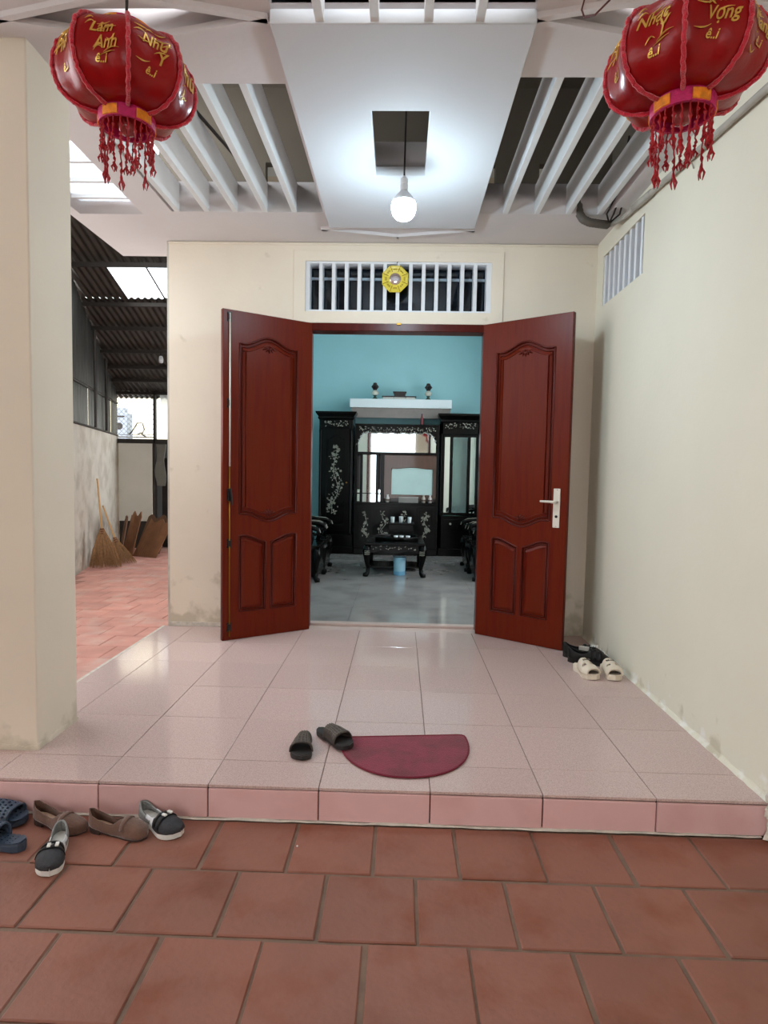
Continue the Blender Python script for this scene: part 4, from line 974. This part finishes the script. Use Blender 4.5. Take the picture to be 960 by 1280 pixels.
b.free(); b = BM(); loft(b, lo); tag(obj('hanging_cloth', b, mat('grey_cloth', (110, 108, 100), .9, .1, 10)), 'grey cloth hanging from the ledge beside the pale board', 'cloth')
b = BM(); lo = []
for k in range(13): lo.append([(-4.22+.05*k, 10.66+.02*sin(k*1.7), 1.78), (-4.22+.05*k, 10.66+.02*sin(k*1.7+1), 2.2), (-4.22+.05*k, 10.66+.02*sin(k*2.1), 2.6)])
loft(b, lo, closed=False); tag(obj('pale_tarp', b, M_tarp, smooth=True), 'pale plastic sheet hung beside the wire mesh', 'tarp')
b = BM(); box(b, -12, -1.2, 13.6, 13.8, -.5, 4.2); nb = tag(obj('neighbour_wall', b, M_neigh), 'bright cream neighbour wall beyond the alley mesh', 'wall', kind='structure')
b = BM(); tube(b, [(-4.98, 13.55, 1.6), (-4.98, 13.55, 4.0)], .06, 8); obj('drain_pipe', b, M_white, nb, world=True)
q = thing('grey_wall_box', 'pale grey metal box with round dark mark seen through the alley mesh', 'box', (-5.32, 11.6, 1.76))
b = BM(); box(b, -5.46, -5.18, 11.5, 11.75, 1.78, 2.30); obj('case', b, M_box, q, world=True, bevel=.008)
b = BM(); lathe(b, [(.06, 0), (.065, .006), (.03, .008), (.001, .01)], 16); xf(b, Matrix.Translation((-5.33, 11.5, 2.05)) @ Matrix.Rotation(pi/2, 4, 'X')); obj('fan_mark', b, M_steel, q, world=True)
b = BM(); box(b, -5.41, -5.23, 11.485, 11.5, 2.22, 2.245); obj('slot', b, M_steel, q, world=True)
b = BM(); box(b, -5.40, -5.25, 11.55, 11.7, 2.30, 2.40); obj('top_box', b, M_box, q, world=True, bevel=.004)
b = BM(); box(b, -5.42, -5.22, 11.52, 13.6, 1.72, 1.78); obj('bracket', b, M_steel, q, world=True)
b = BM(); tube(b, [(-5.18, 11.6, 1.9), (-5.1, 11.6, 2.0), (-5.02, 11.58, 2.12), (-4.93, 11.6, 2.12), (-4.9, 11.62, 2.0), (-4.95, 11.6, 1.9), (-4.85, 11.6, 1.85), (-4.7, 11.0, 1.9), (-4.62, 10.66, 1.85)], .012, 6)
tag(obj('loose_hose', b, M_wire, smooth=True), 'dark cable looping beside the grey wall box behind the mesh', 'cable')
q = thing('unlit_bulb', 'small unlit white bulb hanging from the alley roof', 'light bulb', (-3.70, 9.4, 2.98))
b = BM(); lathe(b, [(.001, -.11), (.03, -.10), (.036, -.06), (.03, -.02), (.02, .0)], 12); obj('globe', b, M_white, q, smooth=True)
b = BM(); lathe(b, [(.018, -.002), (.018, .05), (.006, .06)], 10); tube(b, [(0, 0, .05), (0, 0, RZ(9.4)-2.98-.09)], .005, 5); obj('socket', b, M_wire, q)

# brooms and folded cardboard by the alley wall
def broom(label, foot, top, spread, n, seed, leanw):
    f, t = Vector(foot), Vector(top); q = thing('straw_broom', label, 'broom', foot, group=None)
    d = (t-f).normalized(); L = (t-f).length; neck = f+d*L*.40
    b = BM(); r = random.Random(seed); m = 16
    tube(b, [neck-d*.05+(t-neck+d*.05)*k/m for k in range(m+1)], [.014-.003*k/m+(.002 if k % 4 == 0 else 0) for k in range(m+1)], 8); obj('handle', b, M_bamboo, q, world=True)
    b = BM(); side = Vector((.93, .36, 0)); fr = Vector((-.36, .93, 0))
    for k in range(n):
        a = r.uniform(-1, 1); c = r.uniform(-1, 1)*sqrt(1-a*a)
        e = f+side*a*spread+fr*c*spread*.35+Vector((0, 0, r.uniform(0, .05)+.004)); s = neck+side*a*.02+fr*c*.015+d*r.uniform(-.03, .06)
        mid = s.lerp(e, .55)+side*a*spread*.10
        tube(b, [s, mid, e], [.0045, .0032, .0012], 4)
    stuff(obj('bristles', b, M_straw, q, world=True))
    b = BM(); 
    for k in range(3): lathe(b, [(.026, -.005), (.030, 0), (.026, .005)], 10, (0, 0, .03*k), cap=False)
    xf(b, Matrix.Translation(neck-d*.02) @ d.to_track_quat('Z', 'Y').to_matrix().to_4x4()); obj('binding', b, M_rwire, q, world=True)
    return q
broom('straw broom with bamboo handle standing nearest the porch against the alley wall', (-4.08, 8.35, YZ), (-4.26, 8.5, 1.10), .21, 420, 1, 0)
broom('shorter straw broom leaning behind the front broom in the alley', (-3.98, 8.72, YZ), (-4.36, 8.86, .70), .17, 240, 2, 0)
def cardboard(label, cx, cy, w, h, yaw, lean, m, fold=.0, seed=0):
    q = thing('cardboard_sheet', label, 'cardboard', (cx, cy, YZ), (0, 0, yaw), group='flattened cardboard against the alley wall')
    r = random.Random(seed); b = BM(); lo = []; n = 10
    for i in range(n+1):
        x = -w/2+w*i/n; wv = .012*sin(i*.9+seed); hh = h*(1+.06*sin(i*1.3+seed*2)); lo.append([(x, wv*.3, 0.002), (x, wv+lean*hh*.5, hh*.5), (x, lean*hh+wv, hh*.97)])
    loft(b, lo, closed=False); p = obj('sheet', b, m, q, solid=.012, rot=(0,0,0))
    b = BM()
    for i in range(1, 11):
        x = -w/2+w*i/11; tube(b, [(x, -.008, .03), (x+.004, -.010+lean*h*.5, h*.5), (x, -.008+lean*h*.93, h*.93)], .004, 4)
    obj('ridges', b, m, q)
cardboard('upright dark cardboard sheet half hidden behind the brooms', -4.24, 9.12, .30, .66, radians(-62), .16, M_card2, seed=1)
cardboard('upright brown cardboard sheet standing between the brooms and the leaning pack', -4.28, 9.45, .36, .70, radians(-40), .26, M_card, seed=2)
cardboard('brown cardboard sheet of the leaning pack, next to the pale board', -4.16, 9.95, .46, .60, radians(-14), .60, M_card2, seed=3)
cardboard('ribbed brown cardboard sheet on the front of the leaning pack', -4.02, 9.50, .46, .56, radians(-20), .72, M_card, seed=4)

# ------------------------------------------------------------------ floor mat
bm_pts = []
for k in range(37):
    a = pi+pi*k/36; bm_pts.append((.295*cos(a)*abs(cos(a))**-.12 if abs(cos(a)) > 1e-3 else 0, .385*sin(a)*1.0))
def rounded_d(w, d, n=40):
    out = []
    for k in range(n+1):
        a = pi+pi*k/n; x = w*(abs(cos(a))**.92)*(1 if cos(a) > 0 else -1); y = d*(abs(sin(a))**.92)*-1; out.append((x, y-.03))
    out += [(w-.002, .0-.015), (w-.012, -.004), (w-.03, 0), (-w+.03, 0), (-w+.012, -.004), (-w+.002, -.015)]
    return out
mt = thing('door_mat', 'maroon half round floor mat near the porch step', 'mat', (.035, 2.835, 0), (0, 0, radians(6.5)))
o_ = rounded_d(.298, .365)
b = BM(); prism(b, o_, lambda x, y: Vector((x, y, .0)), lambda x, y: Vector((x, y, .007))); obj('pile', b, M_mat, mt, bevel=.003)
b = BM(); q = [(x, y, .006) for x, y in o_]; tube(b, q+[q[0], q[1]], .0042, 6, cap=False); obj('bound_edge', b, mat('maroon_edge', (112, 16, 40), .8), mt)

# ------------------------------------------------------------------ footwear (toe towards local +y, sole on z = 0)
FW = ([0, .04, .12, .25, .42, .58, .72, .86, .95, 1.0], [.0, .40, .60, .64, .64, .82, 1.0, .92, .62, .0])
def stations(n=22): return [.5-.5*cos(pi*k/n) for k in range(n+1)]
def fwid(t): return lerp(t, *FW)
def cline(t, side, W): return side*W*.10*sin(pi*min(1, max(0, (t-.35)/.65)))**1.0*(1 if t < .9 else .9)
def sole_bm(L, Wd, side, zt, zb=lambda t: 0., flare=1.0, n=22):
    b = BM(); lo = []
    for t in stations(n):
        w = max(Wd/2*fwid(t), .002); c = cline(t, side, Wd); y = (t-.5)*L; a, z = zb(t), zt(t); m = (a+z)/2; e = min(.006, (z-a)*.3)
        lo.append([(c-w*.95*flare, y, a), (c-w*flare, y, a+e), (c-w, y, z-e), (c-w*.94, y, z), (c+w*.94, y, z), (c+w, y, z-e), (c+w*flare, y, a+e), (c+w*.95*flare, y, a)])
    loft(b, lo); return b
def upper_bm(L, Wd, side, h, o, z0, t0=0., t1=1., n=24, m=8, grow=1.0):
    """closed or open topped upper: o(t) is the half width of the foot opening, as a share of the half width"""
    b = BM(); lo = []
    for t in stations(n):
        if t < t0-1e-6 or t > t1+1e-6: continue
        w = max(Wd/2*fwid(t)*grow, .0015); c = cline(t, side, Wd); y = (t-.5)*L; H = h(t); q = min(.97, o(t)); z = z0(t)
        amax = acos(q**(1/.7)) if q > 0 else pi/2
        row = []
        for s in (-1, 1):
            R = [(c+s*w*cos(amax*k/m)**.7, y, z+H*max(0, sin(amax*k/m))**.9) for k in range(m+1)]
            row += R[::-1] if s > 0 else R
        lo.append(row)
    loft(b, lo, closed=False)
    # drop the strip that would bridge the opening
    kill = [f for f in b.faces if sum(1 for v in f.verts) == 4 and False]
    return b, lo
def open_upper(L, Wd, side, h, o, z0, t0=0., t1=1., n=26, m=8, grow=1.0):
    b = BM()
    for s in (-1, 1):
        lo = []
        for t in stations(n):
            if t < t0-1e-6 or t > t1+1e-6: continue
            w = max(Wd/2*fwid(t)*grow, .0015); c = cline(t, side, Wd); y = (t-.5)*L; H = h(t); q = min(.97, o(t)); z = z0(t)
            amax = acos(q**(1/.7)) if q > 0 else pi/2
            lo.append([(c+s*w*max(0, cos(amax*k/m))**.7, y, z+H*max(0, sin(amax*k/m))**.9) for k in range(m+1)])
        loft(b, lo, closed=False)
    bmesh.ops.remove_doubles(b, verts=b.verts, dist=.0008); return b
def put_shoe(name, label, cat, heel, toe, z, group=None, tilt=(0, 0)):
    h, t = Vector(heel), Vector(toe); c = (h+t)/2; d = t-h
    return thing(name, label, cat, (c.x, c.y, z), (tilt[0], tilt[1], atan2(d.y, d.x)-pi/2), group)

# brown loafers
def loafer(label, heel, toe, side):
    q = put_shoe('brown_loafer', label, 'shoe', heel, toe, YZ, 'brown loafers at the foot of the step'); L, Wd = .245, .086
    zb = lambda t: .022*max(0, 1-t/.45)**.8 if t < .45 else .0
    b = sole_bm(L, Wd, side, lambda t: zb(t)+.010, zb, 1.02); obj('sole', b, M_loafsole, q)
    b = BM(); lo = []
    for t in (.005, .03, .08, .15, .22, .25):
        w = max(Wd/2*fwid(t)*.98, .006); y = (t-.5)*L; lo.append([(-w, y, 0), (w, y, 0), (w, y, zb(t)+.004), (-w, y, zb(t)+.004)])
    loft(b, lo); obj('heel', b, M_loafsole, q, bevel=.002)
    h = lambda t: lerp(t, [0, .05, .2, .38, .55, .7, .85, .95, 1], [.060, .062, .055, .046, .052, .050, .040, .030, .016])
    op = lambda t: lerp(t, [0, .03, .1, .25, .42, .52, .57, 1], [.55, .62, .80, .82, .80, .62, .0, .0])
    b = open_upper(L, Wd, side, h, op, lambda t: zb(t)+.008, n=34); obj('upper', b, M_loaf, q, smooth=True, solid=.003)
    b = sole_bm(L*.93, Wd*.9, side, lambda t: zb(t)+.0135, lambda t: zb(t)+.0095); obj('insole', b, M_loafin, q)
    b = BM(); lo = []
    for t in (.60, .68):
        w = Wd/2*fwid(t)*1.05; c = cline(t, side, Wd); y = (t-.5)*L; H = h(t)+.004
        lo.append([(c+w*(abs(cos(a))**.7)*(1 if cos(a) > 0 else -1), y, zb(t)+.008+H*sin(a)**.9) for a in [pi*(.12+.76*k/14) for k in range(15)]])
    loft(b, lo, closed=False); obj('strap', b, M_loaf, q, smooth=True, solid=.004)
    b = BM(); pts = []
    for k in range(17):
        a = pi*k/16; t = .66+.24*sin(a); c = cline(t, side, Wd); pts.append((c+.028*cos(a), (t-.5)*L, .010+h(t)*.93-.012*abs(cos(a))**2))
    tube(b, pts, .0022, 6); obj('apron_seam', b, M_loaf, q, smooth=True)
loafer('brown suede loafer at the step foot, the one beside the blue slippers', (-1.405, 2.285), (-1.175, 2.225), 1)
loafer('brown suede loafer at the step foot, the one touching the grey sneaker', (-1.165, 2.243), (-.930, 2.20), -1)

# grey, black and white backless sneakers
def sneaker(label, heel, toe, side, tilt=(0, 0)):
    q = put_shoe('grey_sneaker', label, 'shoe', heel, toe, YZ, 'grey and white sneakers', tilt); L, Wd = .23, .09
    zt = lambda t: lerp(t, [0, .3, .6, 1], [.034, .028, .024, .028])
    b = sole_bm(L, Wd, side, zt, lambda t: .004*max(0, (t-.8)/.2), 1.03); obj('sole', b, M_wsole, q)
    b = sole_bm(L*.985, Wd*.98, side, lambda t: .006+.004*max(0, (t-.8)/.2), lambda t: .0+.003*max(0, (t-.8)/.2)); obj('outsole', b, M_blk, q)
    h = lambda t: lerp(t, [0, .08, .25, .4, .55, .7, .85, 1], [.048, .052, .034, .030, .044, .044, .034, .014])
    op = lambda t: lerp(t, [0, .05, .15, .4, .54, .62, 1], [.5, .62, .84, .84, .7, 0, 0])
    b = open_upper(L, Wd, side, h, op, lambda t: zt(t)-.004, t0=0., t1=.42, n=34, grow=.98); obj('heel_collar', b, M_gfab, q, smooth=True, solid=.006)
    b = open_upper(L, Wd, side, h, op, lambda t: zt(t)-.004, t0=.38, t1=1., n=34, grow=1.0); obj('vamp', b, M_dfab, q, smooth=True, solid=.004)
    b = sole_bm(L*.92, Wd*.86, side, lambda t: zt(t)+.003, lambda t: zt(t)-.002); obj('insole', b, mat('pale_grey_insole', (196, 194, 188), .8, .1, 40), q)
    for t in (.56, .68):
        b = BM(); lo = []
        for tt in (t, t+.045):
            w = Wd/2*fwid(tt)*1.05; c = cline(tt, side, Wd); lo.append([(c+w*(abs(cos(a))**.7)*(1 if cos(a) > 0 else -1), (tt-.5)*L, zt(tt)-.003+(h(tt)+.004)*sin(a)**.9) for a in [pi*(.06+.88*k/14) for k in range(15)]])
        loft(b, lo, closed=False); obj('strap', b, M_blk, q, smooth=True, solid=.004)
    b = open_upper(L, Wd, side, lambda t: h(t)*1.06, lambda t: max(op(t)-.06, .4), lambda t: zt(t)-.004, t0=.24, t1=.50, n=34, grow=1.03); obj('side_overlay', b, M_white, q, smooth=True, solid=.003)
    for s in (-.012, .014):
        b = BM(); box(b, s-.006, s+.006, .028, .05, zt(.7)+.043, zt(.7)+.05); obj('tab', b, M_wsole, q, bevel=.002)
sneaker('grey and black sneaker with white sole against the riser beside a loafer', (-1.0, 2.325), (-.805, 2.215), 1)
sneaker('grey and white sneaker standing alone on the yard tiles before the loafers', (-1.243, 2.185), (-1.160, 1.955), 1)

# slides: sole with a band across the foot
def slide(name, label, cat, heel, toe, z, side, mats_, L, Wd, st, hs, zt, strap=(.40, .74), group=None, tilt=(0, 0), rim=True):
    q = put_shoe(name, label, cat, heel, toe, z, group, tilt)
    b = sole_bm(L, Wd, side, zt, lambda t: .008*max(0, (t-.85)/.15), 1.0); obj('sole', b, mats_[0], q, smooth=False)
    b = sole_bm(L*.93, Wd*.9, side, lambda t: zt(t)+.0015, lambda t: zt(t)-.002); obj('footbed', b, mats_[1], q)
    return q
def band(L, Wd, side, t0, t1, h, z0, nt=10, na=22, grow=1.03, slot=None, holes=False, back=0.0):
    b = BM(); grid = []
    for i in range(nt+1):
        row = []
        for k in range(na+1):
            a = pi*k/na; t = t0+(t1-t0)*i/nt+back*sin(a)*(.5-i/nt)
            w = Wd/2*fwid(t)*grow; c = cline(t, side, Wd); H = h(t)
            row.append(b.verts.new((c-w*(abs(cos(a))**.75)*(1 if cos(a) > 0 else -1), (t-.5)*L, z0(t)-.004+H*max(0, sin(a))**.85)))
        grid.append(row)
    for i in range(nt):
        for k in range(na):
            if slot and slot(i/nt, k/na): continue
            b.faces.new((grid[i][k], grid[i][k+1], grid[i+1][k+1], grid[i+1][k]))
    if holes:
        sel = [f for i, f in enumerate(b.faces) if ((i//na) % 2 == 1 and (i % na) % 2 == ((i//na)//2) % 2 and 2 < i % na < na-3 and 0 < i//na < nt-1)]
        bmesh.ops.delete(b, geom=sel, context='FACES_ONLY')
    return b
def woven_slide(label, heel, toe, side, z=0.):
    L, Wd = .245, .098; zt = lambda t: lerp(t, [0, .3, .6, 1], [.026, .022, .02, .024]); h = lambda t: lerp(t, [.3, .55, .8], [.052, .05, .036])
    q = slide('brown_slide', label, 'slipper', heel, toe, z, side, (M_dbr2, M_dbr2), L, Wd, None, h, zt, group='brown slides on the porch')
    b = band(L, Wd, side, .34, .76, h, zt, 12, 22, back=.04); obj('strap', b, M_dbr, q, smooth=True, solid=.006)
    b = BM()
    for k in range(-3, 4):
        pts = []
        for i in range(9):
            t = .36+.38*i/8; a = pi/2+k*.26; w = Wd/2*fwid(t)*1.03; pts.append((cline(t, side, Wd)-w*abs(cos(a))**.75*(1 if cos(a) > 0 else -1), (t-.5)*L, zt(t)-.001+h(t)*max(0, sin(a))**.85))
        tube(b, pts, .003, 5)
    for t in (.40, .48, .56, .64, .71):
        tube(b, [(cline(t, side, Wd)-Wd/2*fwid(t)*1.03*abs(cos(a))**.75*(1 if cos(a) > 0 else -1), (t-.5)*L, zt(t)-.001+h(t)*max(0, sin(a))**.85) for a in [pi*(.08+.84*k/16) for k in range(17)]], .0026, 5)
    obj('weave_ridges', b, mat('brown_weave', (92, 82, 74), .6, .2, 80), q, smooth=True)
woven_slide('dark brown woven slide on the porch tiles, clear of the maroon mat', (-.422, 2.80), (-.398, 2.56), 1)
woven_slide('dark brown woven slide touching the corner of the maroon mat', (-.365, 2.845), (-.205, 2.665), -1, .0075)

def clog(label, heel, toe, side, tilt=(0, 0)):
    L, Wd = .25, .10; zt = lambda t: lerp(t, [0, .3, .6, 1], [.032, .026, .022, .026]); h = lambda t: lerp(t, [.3, .55, .82], [.062, .058, .04])
    q = slide('blue_slipper', label, 'slipper', heel, toe, YZ, side, (M_navyr, M_navyd), L, Wd, None, h, zt, group='blue perforated slippers')
    b = BM(); nx, ny = 14, 30
    for i in range(ny):
        for k in range(nx):
            for_hole = i % 3 == 1 and k % 3 == 1 and 2 < i < ny-2
            if for_hole: continue
            t0, t1 = .03+.94*i/ny, .03+.94*(i+1)/ny
            def P(t, e): w = Wd/2*fwid(t)*.96; return (cline(t, side, Wd)+w*(2*e-1), (t-.5)*L, zt(t)+.004)
            vs = [b.verts.new(p) for p in (P(t0, k/nx), P(t0, (k+1)/nx), P(t1, (k+1)/nx), P(t1, k/nx))]; b.faces.new(vs)
    obj('footbed_lattice', b, M_navyr, q, merge=.0001, solid=.004)
    b = band(L, Wd, side, .38, .80, h, zt, 11, 24, holes=True, grow=1.05, back=.03); obj('strap', b, M_navyr, q, solid=.006)
    for t, rr in ((.385, .005), (.80, .005)):
        b = BM(); tube(b, [(cline(t, side, Wd)-Wd/2*fwid(t)*1.06*abs(cos(a))**.75*(1 if cos(a) > 0 else -1), (t-.5)*L, zt(t)-.003+h(t)*max(0, sin(a))**.85) for a in [pi*k/20 for k in range(21)]], rr, 6); obj('strap_rim', b, M_navyr, q, smooth=True)
clog('slate blue perforated slipper lying nearest the riser, toe opening towards the loafer', (-1.675, 2.300), (-1.432, 2.262), -1)
clog('slate blue perforated slipper lying in front of the other blue one, heel towards the sneaker', (-1.335, 2.105), (-1.58, 2.155), 1)

def cream_slide(label, heel, toe, side):
    L, Wd = .24, .102; zt = lambda t: lerp(t, [0, .3, .6, 1], [.042, .036, .034, .038]); h = lambda t: lerp(t, [.3, .55, .75, .93], [.066, .062, .048, .026])
    q = slide('cream_slide', label, 'slipper', heel, toe, .0, side, (M_cream, M_cream), L, Wd, None, h, zt, group='cream slides in the corner')
    b = band(L, Wd, side, .34, .90, h, zt, 16, 26, grow=1.03, slot=lambda i, k: .48 < i < .66 and .26 < k < .74 and not .44 < k < .54, back=.03); obj('strap', b, M_cream, q, smooth=True, solid=.010)
    b = sole_bm(L*.5, Wd*.78, side, lambda t: .042, lambda t: .036); xf(b, Matrix.Translation((0, L*.2, .001))); obj('toe_shade', b, M_creamd, q)  # dark insert stands in for the shade inside the toe opening
    for k, dx in enumerate((-.020, -.007, .006, .019)):
        t = .49; a = pi/2-dx*22*.55; b = BM(); z = zt(t)-.004+h(t)*sin(a)**.85+.006
        box(b, dx-.0045, dx+.0045, (t-.5)*L-.006+.004*(k % 2), (t-.5)*L+.010, z-.004, z+.001); obj('print_mark', b, M_creamd, q)
cream_slide('cream slide in front of the black shoes, on the side nearer the door leaf', (1.165, 3.955), (1.235, 3.725), 1)
cream_slide('cream slide in front of the black shoes, on the side nearer the wall', (1.348, 3.955), (1.345, 3.720), -1)

def black_shoe(label, heel, toe, z, side, tilt=(0, 0), mark=True):
    q = put_shoe('black_shoe', label, 'shoe', heel, toe, z, 'black shoes in the corner', tilt); L, Wd = .27, .10
    zt = lambda t: lerp(t, [0, .3, .6, 1], [.036, .03, .026, .03])
    b = sole_bm(L, Wd, side, zt, lambda t: .006*max(0, (t-.8)/.2), 1.03); obj('sole', b, M_blk, q)
    h = lambda t: lerp(t, [0, .08, .25, .4, .55, .7, .85, 1], [.075, .078, .066, .062, .072, .066, .05, .022])
    op = lambda t: lerp(t, [0, .05, .15, .35, .46, .54, 1], [.5, .6, .8, .82, .7, 0, 0])
    b = open_upper(L, Wd, side, h, op, lambda t: zt(t)-.004, n=34); obj('upper', b, M_blk, q, smooth=True, solid=.004)
    b = BM(); pts = [(cline(t, side, Wd)-Wd/2*fwid(t)*1.035, (t-.5)*L, zt(t)-.006) for t in (.05, .15, .25, .35)]; tube(b, pts, .004, 6)
    obj('sole_line', b, M_wsole, q)
    for t in (.5, .62, .74):
        b = BM(); lo = []
        for tt in (t, t+.07):
            w = Wd/2*fwid(tt)*1.06; c = cline(tt, side, Wd); lo.append([(c+w*(abs(cos(a))**.7)*(1 if cos(a) > 0 else -1), (tt-.5)*L, zt(tt)-.003+(h(tt)+.005)*sin(a)**.9) for a in [pi*(.06+.88*k/14) for k in range(15)]])
        loft(b, lo, closed=False); obj('strap', b, M_blk, q, smooth=True, solid=.004)
    for t in (.30, .42) if mark else ():
        b = BM(); w = Wd/2*fwid(t); lo = [[(-w*.9*s, (t-.5)*L-.012, zt(t)+.05), (-w*.9*s, (t-.5)*L+.022, zt(t)+.048), (-w*.3*s, (t-.5)*L+.022, zt(t)+.082), (-w*.3*s, (t-.5)*L-.012, zt(t)+.082)] for s in (1,)]
        vs = [b.verts.new(p) for p in lo[0]]; b.faces.new(vs); obj('silver_tab', b, M_wsole, q, solid=.004)
    if mark:
        t_ = text_bm('IM5', .034, .0008, .2); xf(t_, Matrix.Translation((-.012, .03, zt(.6)+.088)) @ Matrix.Rotation(radians(90), 4, 'Z') @ Matrix.Rotation(radians(20), 4, 'X')); obj('lettering', t_, M_wsole, q)
black_shoe('black shoe with silver tabs lying in front, against the cream slides', (1.165, 4.115), (1.415, 4.035), .0, -1)
black_shoe('black shoe lying behind the tabbed one in the corner by the door leaf', (1.16, 4.235), (1.42, 4.165), .0, 1, mark=False)

b = BM(); bmesh.ops.create_icosphere(b, subdivisions=1, radius=.004); tag(obj('white_pebble', b, M_wsole, loc=(-.355, 2.18, YZ+.003)), 'tiny white pebble lying on a terracotta tile before the step', 'pebble')
